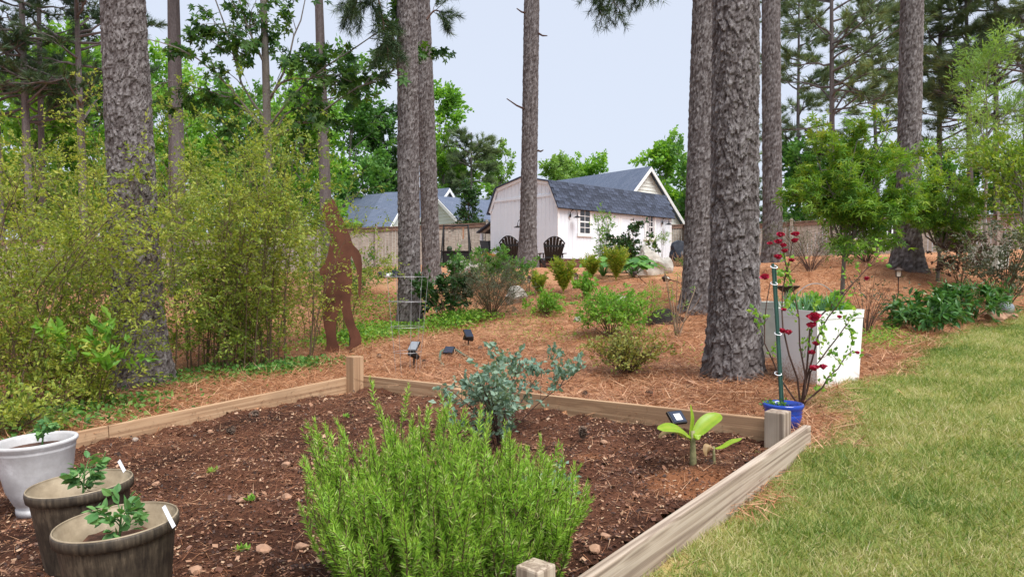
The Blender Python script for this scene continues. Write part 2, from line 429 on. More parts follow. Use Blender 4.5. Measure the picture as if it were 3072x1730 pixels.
M['azalea_leaf'] = leafmat('azalea_leaf', [(.08, .12, .03), (.18, .22, .05), (.30, .31, .07), (.38, .32, .10), (.25, .12, .06)], .35)
M['maple_leaf'] = leafmat('maple_leaf', [(.018, .06, .014), (.035, .11, .02), (.07, .17, .03), (.12, .22, .04)], .45)
M['jmaple_leaf'] = leafmat('jmaple_leaf', [(.05, .14, .018), (.10, .23, .025), (.18, .32, .035), (.29, .38, .04), (.44, .32, .06)], .45)
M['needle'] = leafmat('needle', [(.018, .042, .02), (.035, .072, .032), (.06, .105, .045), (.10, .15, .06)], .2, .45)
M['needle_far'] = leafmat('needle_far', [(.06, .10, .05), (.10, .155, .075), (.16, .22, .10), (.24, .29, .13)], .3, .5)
M['rosemary'] = leafmat('rosemary', [(.06, .15, .022), (.18, .37, .04), (.30, .51, .06), (.41, .60, .09), (.56, .58, .26)], .3, .4, .4)
M['blue_leaf'] = leafmat('blue_leaf', [(.09, .17, .13), (.16, .26, .20), (.25, .36, .27), (.36, .46, .32)], .3, .5)
M['grey_leaf'] = leafmat('grey_leaf', [(.05, .07, .04), (.09, .11, .07), (.14, .16, .10), (.19, .17, .11)], .25)
M['fern_leaf'] = leafmat('fern_leaf', [(.13, .23, .03), (.25, .37, .045), (.36, .44, .06), (.46, .40, .08)], .45)
M['hosta_leaf'] = leafmat('hosta_leaf', [(.05, .16, .03), (.09, .25, .04), (.15, .34, .06)], .3, .4)
M['peony_leaf'] = leafmat('peony_leaf', [(.03, .10, .025), (.055, .16, .035), (.10, .23, .05)], .3, .35, .5)
M['tomato_leaf'] = leafmat('tomato_leaf', [(.06, .17, .05), (.11, .26, .08), (.18, .34, .11)], .3)
M['banana_leaf'] = leafmat('banana_leaf', [(.22, .40, .03), (.32, .50, .04), (.42, .55, .07)], .45, .35, .5)
M['dead_leaf'] = leafmat('dead_leaf', [(.22, .12, .05), (.36, .24, .12), (.45, .33, .19)], .25)
M['rose_petal'] = leafmat('rose_petal', [(.20, .004, .016), (.36, .008, .04), (.50, .02, .10)], .25)
M['grass'] = leafmat('grass', [(.09, .17, .03), (.17, .26, .05), (.29, .34, .09), (.45, .43, .19), (.58, .52, .30), (.62, .52, .36)], .35)
M['straw'] = leafmat('straw', [(.10, .036, .018), (.27, .105, .048), (.44, .21, .105), (.62, .39, .24)], .1)
M['chips'] = leafmat('chips', [(.028, .014, .010), (.085, .036, .021), (.18, .078, .044), (.32, .17, .10), (.48, .33, .21)], .0)
M['onion'] = leafmat('onion', [(.12, .28, .14), (.2, .38, .2)], .3)
M['burgundy_leaf'] = leafmat('burgundy_leaf', [(.05, .03, .025), (.09, .05, .04), (.10, .09, .05)], .25)
M['white_paint'] = plain('white_paint', (.75, .80, .86), .55, vary=.03, scale=3)
M['white_trim'] = plain('white_trim', (.82, .82, .82), .5, vary=.02)
M['cream_siding'] = plain('cream_siding', (.76, .77, .72), .6, vary=.03)
M['fence_wood'] = woodmat('fence_wood', (.44, .39, .34, 1), (.34, .30, .255, 1), (.23, .195, .165, 1), .8)
M['fence_rail'] = woodmat('fence_rail', (.26, .17, .13, 1), (.19, .115, .085, 1), (.12, .07, .05, 1), .8)
M['bed_wood'] = woodmat('bed_wood', (.50, .34, .21, 1), (.40, .25, .145, 1), (.26, .155, .09, 1))
M['bed_wood_grey'] = woodmat('bed_wood_grey', (.50, .42, .34, 1), (.36, .285, .22, 1), (.15, .105, .08, 1))
M['brown_plank'] = plain('brown_plank', (.13, .055, .042), .7, vary=.12)
M['black'] = plain('black', (.012, .012, .013), .45, vary=.2)
M['black_metal'] = plain('black_metal', (.018, .017, .017), .5, .3)
M['bronze'] = plain('bronze', (.055, .035, .028), .5, .4)
M['rust'] = plain('rust', (.13, .050, .030), .8, .2, vary=.35, scale=3.5, bump=.3)
M['wire'] = plain('wire', (.36, .36, .37), .5, .5)
M['green_metal'] = plain('green_metal', (.025, .075, .06), .5)
M['hose'] = plain('hose', (.10, .17, .12), .5)
M['stone_white'] = plain('stone_white', (.46, .43, .38), .85, vary=.3, scale=5, bump=.6, bscale=14)
M['stone_tan'] = plain('stone_tan', (.36, .21, .135), .85, vary=.25, scale=20)
M['stone_grey'] = plain('stone_grey', (.30, .25, .21), .85, vary=.25, scale=14)
M['cone'] = plain('cone', (.17, .12, .09), .85, vary=.3, scale=30)
M['dark_glass'] = plain('dark_glass', (.03, .033, .037), .08, vary=.5, scale=4, spec=.6)
M['curtain'] = plain('curtain', (.55, .55, .57), .9)
M['lamp_glass'] = plain('lamp_glass', (.55, .50, .42), .25)
M['panel'] = plain('panel', (.035, .045, .075), .12, .2, spec=.6)
M['silver'] = plain('silver', (.42, .44, .47), .3, .6)
M['blue_glaze'] = plain('blue_glaze', (.012, .05, .34), .12, spec=.6, vary=.25)
M['grey_plastic'] = plain('grey_plastic', (.42, .44, .40), .6)
M['tarp'] = plain('tarp', (.018, .022, .032), .3, vary=.3, bump=.4, bscale=9)
M['banana_stem'] = plain('banana_stem', (.20, .19, .09), .6, vary=.35, scale=30)
M['soil_dark'] = plain('soil_dark', (.016, .012, .010), .95, vary=.5, scale=25, bump=.7)
M['soil_pot'] = plain('soil_pot', (.085, .04, .025), .95, vary=.4, scale=40, bump=.8, bscale=90)
M['tag'] = plain('tag', (.75, .77, .8), .5)
M['terracotta'] = plain('terracotta', (.35, .18, .1), .8)
M['gravel'] = plain('gravel', (.3, .29, .27), .9, vary=.4, scale=40)

def roofmat(name, cA, cB, sx=3.3, sy=7.0):
    m, nt, o = new_mat(name)
    tc = nd(nt, 'ShaderNodeTexCoord')
    br = nd(nt, 'ShaderNodeTexBrick', {'Vector': tc.outputs['Object'], 'Scale': 1.0, 'Color1': cA, 'Color2': cB, 'Mortar': sc(cA, .6), 'Mortar Size': .008, 'Brick Width': 1/sx, 'Row Height': 1/sy})
    n1 = nd(nt, 'ShaderNodeTexNoise', {'Vector': tc.outputs['Object'], 'Scale': 40.0, 'Detail': 5.0})
    c = mixc(nt, .45, br.outputs['Color'], ramp(nt, n1.outputs['Fac'], [(.3, sc(cA, .6)), (.7, sc(cB, 1.4))]))
    b = nd(nt, 'ShaderNodeBsdfPrincipled', {'Base Color': c, 'Roughness': .9, 'Specular IOR Level': .2})
    nt.links.new(b.outputs['BSDF'], o.inputs['Surface']); return m
M['roof_far'] = roofmat('roof_far', (.085, .11, .165, 1), (.13, .155, .215, 1))
M['shingle'] = plain('shingle', (.045, .056, .085), .9, vary=.45, scale=26, bump=.3)

def potmat(name, base, dark, streak=True, fac=.5):
    m, nt, o = new_mat(name)
    tc = nd(nt, 'ShaderNodeTexCoord')
    mp = nd(nt, 'ShaderNodeMapping', {'Vector': tc.outputs['Object'], 'Scale': (70, 70, 5) if streak else (6, 6, 6)})
    n1 = nd(nt, 'ShaderNodeTexNoise', {'Vector': mp.outputs['Vector'], 'Scale': 1.0, 'Detail': 6.0, 'Roughness': .65})
    n2 = nd(nt, 'ShaderNodeTexNoise', {'Vector': tc.outputs['Object'], 'Scale': 7.0, 'Detail': 6.0, 'Roughness': .7})
    f = nd(nt, 'ShaderNodeMath', {0: n1.outputs['Fac'], 1: n2.outputs['Fac']}, operation='MULTIPLY')
    c = ramp(nt, f.outputs[0], [(.16, dark), (.25+.1*(1-fac), mid(dark, base)), (.36, base)])
    b = nd(nt, 'ShaderNodeBsdfPrincipled', {'Base Color': c, 'Roughness': .6, 'Specular IOR Level': .35})
    bp = nd(nt, 'ShaderNodeBump', {'Height': n1.outputs['Fac'], 'Strength': .15, 'Distance': .004}); nt.links.new(bp.outputs['Normal'], b.inputs['Normal'])
    nt.links.new(b.outputs['BSDF'], o.inputs['Surface']); return m
def mid(a, b): return tuple((x+y)/2 for x, y in zip(a, b))
M['pot_brown'] = potmat('pot_brown', (.135, .105, .072, 1), (.026, .020, .015, 1))
M['pot_inner'] = potmat('pot_inner', (.44, .36, .25, 1), (.22, .17, .11, 1), False)
M['pot_white'] = potmat('pot_white', (.66, .66, .67, 1), (.42, .41, .41, 1), False)

def groundmat():
    m, nt, o = new_mat('ground')
    tc = nd(nt, 'ShaderNodeTexCoord'); P = tc.outputs['Object']
    big = nd(nt, 'ShaderNodeTexNoise', {'Vector': P, 'Scale': .9, 'Detail': 5.0})
    warp = nd(nt, 'ShaderNodeTexNoise', {'Vector': P, 'Scale': 9.0, 'Detail': 2.0})
    wv = mixc(nt, .35, P, warp.outputs['Color'], 'ADD')
    mpA = nd(nt, 'ShaderNodeMapping', {'Vector': wv, 'Rotation': (0, 0, .5), 'Scale': (14, 90, 14)})
    mpB = nd(nt, 'ShaderNodeMapping', {'Vector': wv, 'Rotation': (0, 0, -.9), 'Scale': (14, 90, 14)})
    nA = nd(nt, 'ShaderNodeTexNoise', {'Vector': mpA.outputs['Vector'], 'Scale': 1.0, 'Detail': 4.0})
    nB = nd(nt, 'ShaderNodeTexNoise', {'Vector': mpB.outputs['Vector'], 'Scale': 1.0, 'Detail': 4.0})
    mxx = nd(nt, 'ShaderNodeMath', {0: nA.outputs['Fac'], 1: nB.outputs['Fac']}, operation='MAXIMUM')
    fine = nd(nt, 'ShaderNodeTexNoise', {'Vector': P, 'Scale': 60.0, 'Detail': 4.0})
    f2 = nd(nt, 'ShaderNodeMath', {0: fine.outputs['Fac'], 1: .4, 2: mxx.outputs[0]}, operation='MULTIPLY_ADD')
    f3 = nd(nt, 'ShaderNodeMath', {0: big.outputs['Fac'], 1: .35, 2: f2.outputs[0]}, operation='MULTIPLY_ADD')
    straw = ramp(nt, f3.outputs[0], [(.55, (.14, .052, .026)), (.75, (.31, .122, .060)), (.92, (.45, .21, .105)), (1.0, (.57, .33, .19))])
    g1 = nd(nt, 'ShaderNodeTexNoise', {'Vector': P, 'Scale': 3.0, 'Detail': 6.0, 'Roughness': .7})
    grass = ramp(nt, g1.outputs['Fac'], [(.3, (.16, .20, .05)), (.5, (.30, .30, .10)), (.7, (.48, .41, .20))])
    at_ = nd(nt, 'ShaderNodeAttribute', attribute_name='lawn')
    c = mixc(nt, at_.outputs['Fac'], straw, grass)
    wd = nd(nt, 'ShaderNodeAttribute', attribute_name='wood')     # far ground under the woods: grass and leaf litter
    c = mixc(nt, wd.outputs['Fac'], c, ramp(nt, big.outputs['Fac'], [(.35, (.05, .08, .02)), (.65, (.13, .15, .04))]))
    b = nd(nt, 'ShaderNodeBsdfPrincipled', {'Base Color': c, 'Roughness': .95, 'Specular IOR Level': .1})
    bp = nd(nt, 'ShaderNodeBump', {'Height': f2.outputs[0], 'Strength': .8, 'Distance': .03}); nt.links.new(bp.outputs['Normal'], b.inputs['Normal'])
    nt.links.new(b.outputs['BSDF'], o.inputs['Surface']); return m
def soilmat():
    m, nt, o = new_mat('bed_soil')
    tc = nd(nt, 'ShaderNodeTexCoord'); P = tc.outputs['Object']
    big = nd(nt, 'ShaderNodeTexNoise', {'Vector': P, 'Scale': 1.6, 'Detail': 5.0, 'Roughness': .6})
    fine = nd(nt, 'ShaderNodeTexNoise', {'Vector': P, 'Scale': 45.0, 'Detail': 8.0, 'Roughness': .8})
    s = nd(nt, 'ShaderNodeMath', {0: big.outputs['Fac'], 1: .8, 2: fine.outputs['Fac']}, operation='MULTIPLY_ADD')
    c = ramp(nt, s.outputs[0], [(.66, (.028, .015, .011)), (.86, (.085, .036, .022)), (1.0, (.18, .078, .045))])
    clay = nd(nt, 'ShaderNodeTexNoise', {'Vector': P, 'Scale': .8, 'Detail': 4.0})
    at_ = nd(nt, 'ShaderNodeAttribute', attribute_name='clay')
    fx = nd(nt, 'ShaderNodeMath', {0: fine.outputs['Fac'], 1: at_.outputs['Fac']}, operation='MULTIPLY')
    c = mixc(nt, ramp(nt, fx.outputs[0], [(.2, (0, 0, 0)), (.5, (1, 1, 1))]), c, (.34, .14, .065, 1))
    b = nd(nt, 'ShaderNodeBsdfPrincipled', {'Base Color': c, 'Roughness': .95, 'Specular IOR Level': .12})
    bp = nd(nt, 'ShaderNodeBump', {'Height': fine.outputs['Fac'], 'Strength': 1.0, 'Distance': .03}); nt.links.new(bp.outputs['Normal'], b.inputs['Normal'])
    nt.links.new(b.outputs['BSDF'], o.inputs['Surface']); return m
M['ground'] = groundmat(); M['soil'] = soilmat()

# ------------------------------------------------------------------ ground sheet
def grid_mesh(xs, ys):
    X, Y = np.meshgrid(xs, ys, indexing='xy'); nx, ny = len(xs), len(ys)
    i = (np.arange(ny-1)*nx)[:, None]+np.arange(nx-1)[None]
    T = np.stack([i, i+1, i+nx+1, i+nx], -1).reshape(-1, 4)
    return X.ravel(), Y.ravel(), T
xs = np.unique(np.concatenate([np.arange(-9, 11, .16), np.arange(-30, 31, .6), np.linspace(-500, 500, 41)]))
ys = np.unique(np.concatenate([np.arange(1.0, 13.5, .14), np.arange(-8, 34, .3), np.arange(34, 70, 2), np.linspace(70, 700, 20)]))
gx, gy, gT = grid_mesh(xs, ys)
gz = Z(gx, gy)
_b = poly_dist(gx, gy, BEDP)
_fine = (np.abs(gx) < 11) & (gy < 13.5)
gz += np.where(_fine, (nz(gx, gy, 5, 5)-.5)*.035+(nz(gx, gy, 11, 6)-.5)*.02, 0)
gz = np.where(_b > 0, np.minimum(gz, bed_z(gx, gy)-.06), gz)
ground = link('ground', mesh('ground', np.stack([gx, gy, gz], -1), gT, smooth=True, attrs={'lawn': lawn_mask(gx, gy), 'wood': np.clip((gy-33)/4, 0, 1)}), M['ground'])
tag(ground, kind='structure')

# bed soil
sx_ = np.arange(-4.4, 2.6, .042); sy_ = np.arange(.9, 7.6, .042)
bx, by, bT = grid_mesh(sx_, sy_)
bd = poly_dist(bx, by, BEDP)
def soil_z(x, y):
    return bed_z(x, y)+(nz(x, y, 3, 11)-.5)*.05+(nz(x, y, 9, 12)-.5)*.035+(nz(x, y, 24, 13)-.5)*.018
bz = soil_z(bx, by)
keep = (bd[bT] > -.012).all(1)
cl1 = at(2080, 1395, 3.75); cl2 = at(1760, 1335, 4.3)
clay = np.clip(1.6-np.hypot(bx-cl1[0], by-cl1[1])/.28, 0, 1)+.8*np.clip(1.5-np.hypot(bx-cl2[0], by-cl2[1])/.12, 0, 1)
_a = (bx-LC[0])*PER[0]+(by-LC[1])*PER[1]
clay += .55*np.clip(1-_a/.5, 0, 1)
soil = link('soil', mesh('soil', np.stack([bx, by, bz], -1), bT[keep], smooth=True, attrs={'clay': np.clip(clay, 0, 1)}), M['soil'])
tag(soil, kind='structure')

# ------------------------------------------------------------------ raised bed
def board_between(p, q, h, th, name, mat, root, b=.006):
    """p,q: ends of the centre line of the board's top edge"""
    p = np.asarray(p, float); q = np.asarray(q, float); L = np.linalg.norm(q-p)
    d = (q-p)/L; side = unit(np.cross([0, 0, 1.], d)); up = np.cross(d, side)
    c = (p+q)/2-up*h/2
    V, T = bevbox((L, th, h), b)
    o = link(name, mesh(name, V, T), mat, root)
    Mx = Matrix(((d[0], side[0], up[0]), (d[1], side[1], up[1]), (d[2], side[2], up[2]))).to_4x4()
    Mx.translation = Vector(c-np.array(root.location))
    o.matrix_local = Mx
    return o
D3 = np.array([DIR[0], DIR[1], .0566]); P3 = np.array([PER[0], PER[1], .0235])
bedroot = thing('raised_bed', 'low raised garden bed of weathered lumber boards and square posts', 'raised bed', (BR[0]-P3[0]*2, BR[1]-P3[1]*2, Z1(BR[0]-P3[0]*2, BR[1]-P3[1]*2)))
TH = .04
def inpx(p, q): return p
tb = TH/2
bk0 = LC+D3*tb; bk1 = BR+D3*tb; fm = .345
bkm = bk0+(bk1-bk0)*fm
board_between(bk0, bkm-P3*.001, .19, TH, 'board', M['bed_wood'], bedroot)
board_between(bkm+P3*.001, bk1, .19, TH, 'board', M['bed_wood'], bedroot)
lf = LC-P3*tb+D3*.03
board_between(lf-D3*2.36, lf, .19, TH, 'board', M['bed_wood'], bedroot)
board_between(lf-D3*4.5, lf-D3*2.364, .19, TH, 'board', M['bed_wood'], bedroot)
rt1 = R0-P3*tb
board_between(rt1-D3*4.5, rt1, .19, .045, 'board', M['bed_wood_grey'], bedroot)
ps = .125
def post(c, top, bot, mat, yaw):
    V, T = bevbox((top-bot, ps, ps), .008)
    o = link('post', mesh('post', V, T), mat, bedroot)
    o.matrix_local = Matrix.Translation(Vector((c[0], c[1], (top+bot)/2))-Vector(bedroot.location)) @ Matrix.Rotation(yaw, 4, 'Z') @ Matrix.Rotation(-math.pi/2, 4, 'Y')
yaw = math.atan2(DIR[1], DIR[0])
c = LC+P3*(ps/2-.005)-D3*(ps/2+.003)
c = c+P3*0.0
post(c, at(1040, 1068, c[1])[2], Z1(c[0], c[1])-.2, M['bed_wood'], yaw)
c = BR-P3*(ps/2-.03)-D3*(ps/2+.003)
post(c, at(2355, 1232, c[1])[2], Z1(c[0], c[1])-.2, M['bed_wood_grey'], yaw)
ps = .09
c = bkm+D3*(-(tb+ps/2+.003))
post(c, bkm[2]-.012, Z1(c[0], c[1])-.2, M['bed_wood'], yaw)
ps = .10
c = at(1607, 1692, 2.42); post(c, c[2], bed_z(c[0], c[1])-.2, M['bed_wood_grey'], yaw)

# ------------------------------------------------------------------ barn
BZ = 1.85
barn = thing('barn_shed', 'white gambrel roof barn shed with vertical siding and double doors', 'shed', (1.63, 25.5, Z1(1.63, 25.5)-.05), math.atan2(.681, .732))
b0 = BZ-barn.location.z                   # floor level above the root
BL, BW, EH = 7.05, 3.66, 1.94
prof = [(0, EH), (.40, 2.78), (BW/2, 3.07), (BW-.40, 2.78), (BW, EH)]
inner = merge([box((BL/2, BW/2, b0+EH/2), (BL-.035, BW-.035, EH))])
wall = part('wall', inner, M['white_paint'], barn, local=True)
# gable prism behind the boards
gp = [(0.03, EH-.01)]+[(min(max(y, .05), BW-.05), z-.04) for y, z in prof[1:-1]]+[(BW-.03, EH-.01)]
V = [(.03, y, b0+z) for y, z in gp]+[(BL-.03, y, b0+z) for y, z in gp]
n5 = len(gp); T = [(0, i, i+1) for i in range(1, n5-1)]+[(n5, n5+i+1, n5+i) for i in range(1, n5-1)]
T += [(i, n5+i, n5+i+1) for i in range(n5-1)]+[(i, n5+i+1, i+1) for i in range(n5-1)]
part('loft', (np.array(V), np.array(T)), M['white_paint'], barn, local=True)
bw = .2014
bm_full = mesh('siding_board', *merge([box((0, 0, EH/2), (bw-.011, .02, EH))])); bm_full.materials.append(M['white_paint'])
WINS = [(1.18, 1.74, .955, 1.80), (5.25, 5.79, .955, 1.80)]
for i in range(35):
    x = bw*(i+.5)
    link('siding_board', bm_full, None, wall, (x, .020, b0))
bg = BW/18
def gz_at(y): return float(np.interp(y, [p[0] for p in prof], [p[1] for p in prof]))
TR = EH+.36
bmg = mesh('siding_board', *merge([box((0, 0, TR/2), (.02, bg-.011, TR))])); bmg.materials.append(M['white_paint'])
bmg_s = mesh('siding_board', *merge([box((0, 0, (EH+.02)/2), (.02, bg-.011, EH+.02))])); bmg_s.materials.append(M['white_paint'])
for i in range(18):
    y = bg*(i+.5)
    link('siding_board', bmg if 0 < i < 17 else bmg_s, None, wall, (.020, y, b0))
    h = min(gz_at(y-bg/2), gz_at(y+bg/2))-TR-.06
    if h > .1 and 0 < i < 17:
        part('siding_board', box((.02, y, b0+TR+.04+h/2), (.02, bg-.011, h)), M['white_paint'], wall, local=True)
part('trim_board', box((-.002, BW/2, b0+TR), (.03, BW-.42, .09)), M['white_paint'], barn, local=True)
# rake trim along the gable
for (y0, z0), (y1, z1) in zip(prof[:-1], prof[1:]):
    L = math.hypot(y1-y0, z1-z0); a = math.atan2(z1-z0, y1-y0)
    part('rake_board', box((-.02, (y0+y1)/2, b0+(z0+z1)/2-.055), (.03, L+.06, .13), rx=a), M['white_trim'], barn, local=True)
for x in (.05, BL-.05): part('corner_board', box((x, -.004, b0+EH/2), (.1, .02, EH-.01)), M['white_trim'], barn, local=True)
part('eave_board', box((BL/2, -.012, b0+EH-.05), (BL+.06, .03, .10)), M['white_trim'], barn, local=True)
# roof
roofV = []
def slab(p, q, x0, x1, th=.05):
    (y0, z0), (y1, z1) = p, q; d = unit(np.array([y1-y0, z1-z0])); n = np.array([-d[1], d[0]])
    if n[1] < 0: n = -n
    a = [(x, y, z) for x in (x0, x1) for (y, z) in ((y0, z0), (y1, z1), (y1+n[0]*th, z1+n[1]*th), (y0+n[0]*th, z0+n[1]*th))]
    V = np.array(a)+np.array([0, 0, b0]); T = np.array([[0, 1, 2, 3], [7, 6, 5, 4], [0, 4, 5, 1], [1, 5, 6, 2], [2, 6, 7, 3], [3, 7, 4, 0]])
    return V, T
rp = [(-.10, EH-.16), (.40, 2.78), (BW/2, 3.07), (BW-.40, 2.78), (BW+.10, EH-.16)]
roof = part('roof', merge([slab(rp[i], rp[i+1], -.09, BL+.09) for i in range(4)]), M['shingle'], barn, local=True)
dv = np.array([.5, 2.78-EH+.16]); SL = np.linalg.norm(dv); dv /= SL; nv = np.array([-dv[1], dv[0]])
ta = math.atan2(dv[1], dv[0]); nrow = 8; ex = SL/nrow; tw = .30
shm = []
for v in range(3):
    m_ = mesh('shingle', *merge([box((0, 0, 0), (tw-.012, ex*1.12, .014+.006*v))]))
    m_.materials.append(plain('shingle_tone', sc((.045, .056, .085), (.75, 1.0, 1.3)[v])[:3], .9, vary=.4, scale=30)); shm.append(m_)
gs = R(5)
for r in range(nrow):
    s_ = (r+.5)*ex; y = rp[0][0]+dv[0]*s_+nv[0]*.062; z = rp[0][1]+dv[1]*s_+nv[1]*.062
    off = (r % 2)*tw*.5
    for i in range(24):
        x = -.09+tw*(i+.5)+off*.9-.05
        if x > BL+.02: continue
        link('shingle', shm[gs.integers(3)], None, roof, (x, y, b0+z+gs.uniform(-.002, .002)), (ta-.035, 0, 0))
# windows
for (x0, x1, z0, z1) in WINS:
    w = part('window', merge([box(((x0+x1)/2, -.018, b0+z1+.055), (x1-x0+.24, .05, .11)), box(((x0+x1)/2, -.02, b0+z0-.06), (x1-x0+.26, .06, .12)),
                              box((x0-.055, -.016, b0+(z0+z1)/2), (.11, .045, z1-z0-.002)), box((x1+.055, -.016, b0+(z0+z1)/2), (.11, .045, z1-z0-.002))]), M['white_trim'], barn, local=True)
    zm = (z0+z1)/2; xm = (x0+x1)/2
    for za, zb in ((z0, zm), (zm, z1)):
        for xa, xb in ((x0, xm), (xm, x1)):
            for k in range(2):
                h = (zb-za)/2
                part('pane', box(((xa+xb)/2, -.004, b0+za+h*(k+.5)), (xb-xa-.02, .03, h-.02)), M['dark_glass'] , w, local=True)
    part('muntin', merge([box((xm, -.012, b0+zm), (.022, .03, z1-z0))]+[box((xm, -.013, b0+z0+(z1-z0)*f), (x1-x0, .03, .022 if f != .5 else .05)) for f in (.25, .5, .75)]), M['white_trim'], w, local=True)
    if x0 > 4:
        for s_ in (0, 1):
            xs_ = [x0+.02, x0+.2] if s_ == 0 else [x1-.11, x1-.02]
            part('curtain', box(((xs_[0]+xs_[1])/2, -.022, b0+zm+.02), (xs_[1]-xs_[0], .012, z1-z0-.1)), M['curtain'], w, local=True)
# doors
for x0, x1 in ((2.74, 3.545), (3.555, 4.36)):
    d = part('door', merge([box(((x0+x1)/2, -.002, b0+.875), (x1-x0, .03, 1.73))]), M['white_paint'], barn, local=True)
    part('door_frame', merge([box((x0+.05, -.022, b0+.875), (.1, .02, 1.72)), box((x1-.05, -.022, b0+.875), (.1, .02, 1.72)), box(((x0+x1)/2, -.021, b0+1.68), (x1-x0-.2, .02, .1)), box(((x0+x1)/2, -.021, b0+.07), (x1-x0-.2, .02, .12)), box(((x0+x1)/2, -.021, b0+.85), (x1-x0-.2, .02, .1))]), M['white_trim'], d, local=True)
    hx = x1-.06 if x0 > 3.2 else x0+.06
    for hz in (1.62, .85, .12):
        part('hinge', merge([box((hx, -.036, b0+hz), (.2, .012, .03)), box((hx+.07, -.037, b0+hz), (.03, .012, .11))]), M['black'], d, local=True)
part('door_handle', box((3.62, -.04, b0+.98), (.03, .04, .14)), M['silver'], barn, local=True)
# skirt planks
zg = 0.0
sk_h = (b0+.02)/2
for j in range(2):
    for i in range(4):
        L = BL/4; part('skirt_plank', box((L*(i+.5), .055, .0+sk_h*(j+.5)), (L-.012, .04, sk_h-.012)), M['brown_plank'], barn, local=True)
    part('skirt_plank', box((.055, BW/2, .0+sk_h*(j+.5)), (.04, BW-.09, sk_h-.012)), M['brown_plank'], barn, local=True)
# gooseneck lamps
def goose(root, x, y, z, outx, outy, name='wall_lamp'):
    o = np.array([outx, outy, 0]); p = np.array([x, y, z])
    u = np.linspace(0, 1, 10); a = np.pi*(1-u)
    arc = p+np.outer(.02+.13*(1+np.cos(a)), o)+np.outer(.02+.20*np.sin(a)**.8+.0*u, [0, 0, 1.])
    tip = arc[-1]
    l = part(name, tubes(arc, .012, .012, 6), M['black'], root, local=True)
    part('mount', (lambda VT: VT)(tubes(np.array([[p-o*.0, p+o*.05]]), .06, .06, 12, True)), M['black'], l, local=True)
    part('shade', lathe([(.012, .08), (.02, .03), (.05, .012), (.15, -.035), (.148, -.045), (.04, -.0), (.01, .0)], 16, tip+np.array([0, 0, -.05])), M['black'], l, local=True)
goose(barn, .62, -.03, b0+1.56, .55, -.835); goose(barn, 6.33, -.03, b0+1.58, .55, -.835)
goose(barn, -.03, 1.75, b0+1.25, -1, 0)
# lean-to roof on the far left side of the barn
part('lean_to_roof', xf(merge([box((0, 0, 0), (2.6, 1.35, .05))]), rx=-.42, t=(1.6, BW+.60, b0+1.42)), M['shingle'], barn, local=True)
for k in range(5): part('rafter', xf(box((0, 0, 0), (.05, 1.3, .09)), rx=-.42, t=(.5+.55*k, BW+.59, b0+1.345)), M['fence_wood'], barn, local=True)
part('lean_to_post', box((.45, BW+1.05, (b0+1.12)/2-.1), (.1, .1, b0+1.32)), M['white_paint'], barn, local=True)

# ------------------------------------------------------------------ fences
def fence(name, label, pts, top_px=None, h=1.78):
    root = thing(name, label, 'fence', (pts[0][0], pts[0][1], Z1(*pts[0])))
    rl = np.array(root.location); W = .142
    pk = [mesh('picket', *box((0, 0, h/2), (W-.008, .02, h-.012*v))) for v in range(2)]
    for m_ in pk: m_.materials.append(M['fence_wood'])
    g = R(len(label))
    for (ax, ay), (bx_, by_) in zip(pts[:-1], pts[1:]):
        L = math.hypot(bx_-ax, by_-ay); n = max(1, int(L/W)); yaw_ = math.atan2(by_-ay, bx_-ax)
        px_ = ax+(bx_-ax)*(np.arange(n)+.5)/n; py_ = ay+(by_-ay)*(np.arange(n)+.5)/n
        zz = Z(px_, py_)
        ii = np.arange(n); zz = np.polyval(np.polyfit(ii, zz, 1 if n > 2 else 0), ii)-.06
        for i in range(n):
            link('picket', pk[g.integers(2)], None, root, (px_[i]-rl[0], py_[i]-rl[1], zz[i]-rl[2]), (0, 0, yaw_))
        up = (zz[-1]-zz[0])/max(L, .1)
        nor = np.array([math.sin(yaw_), -math.cos(yaw_)])
        if nor[1] > 0: nor = -nor
        for f0 in np.arange(0, L, 2.4):
            f1 = min(L, f0+2.4)
            p = np.array([ax, ay])+(np.array([bx_-ax, by_-ay])/L)*f0; q = np.array([ax, ay])+(np.array([bx_-ax, by_-ay])/L)*f1
            zp = zz[0]+up*f0; zq = zz[0]+up*f1
            for hh, th, tv, mt in ((h-.09, .035, .12, 'fence_rail'), (h+.012, .13, .035, 'fence_rail')):
                c_ = np.array([*( (p+q)/2+nor*(.03 if tv > .1 else .01)), (zp+zq)/2+hh])
                V, T = box((0, 0, 0), (f1-f0-.004, th, tv), ry=-math.atan2(zq-zp, f1-f0)); V, T = xf((V, T), rz=yaw_, t=c_)
                part('rail', (V, T), M[mt], root)
            V, T = merge([box((0, 0, h/2+.02), (.1, .1, h+.12)), box((0, 0, h+.10), (.13, .13, .04)), box((0, 0, h+.14), (.07, .07, .06))])
            part('post', xf((V, T), rz=yaw_, t=(p[0]+nor[0]*.09, p[1]+nor[1]*.09, zp)), M['fence_wood'], root)
    return root
def gp2(px, d): return ((px-1536)/F*d, d)
fence('privacy_fence', 'grey wooden privacy fence running behind the yellow shrubs to the white shed', [gp2(-420, 24.5), gp2(600, 29.5), gp2(1482, 31.5)])
fence('privacy_fence', 'short grey wooden privacy fence just right of the white shed', [gp2(1995, 33.5), gp2(2052, 34.0), gp2(2115, 29.0)])
fence('privacy_fence', 'grey wooden privacy fence on the right behind the maples', [gp2(2200, 31.0), gp2(2560, 28.5), gp2(3300, 24.5)], h=1.5)

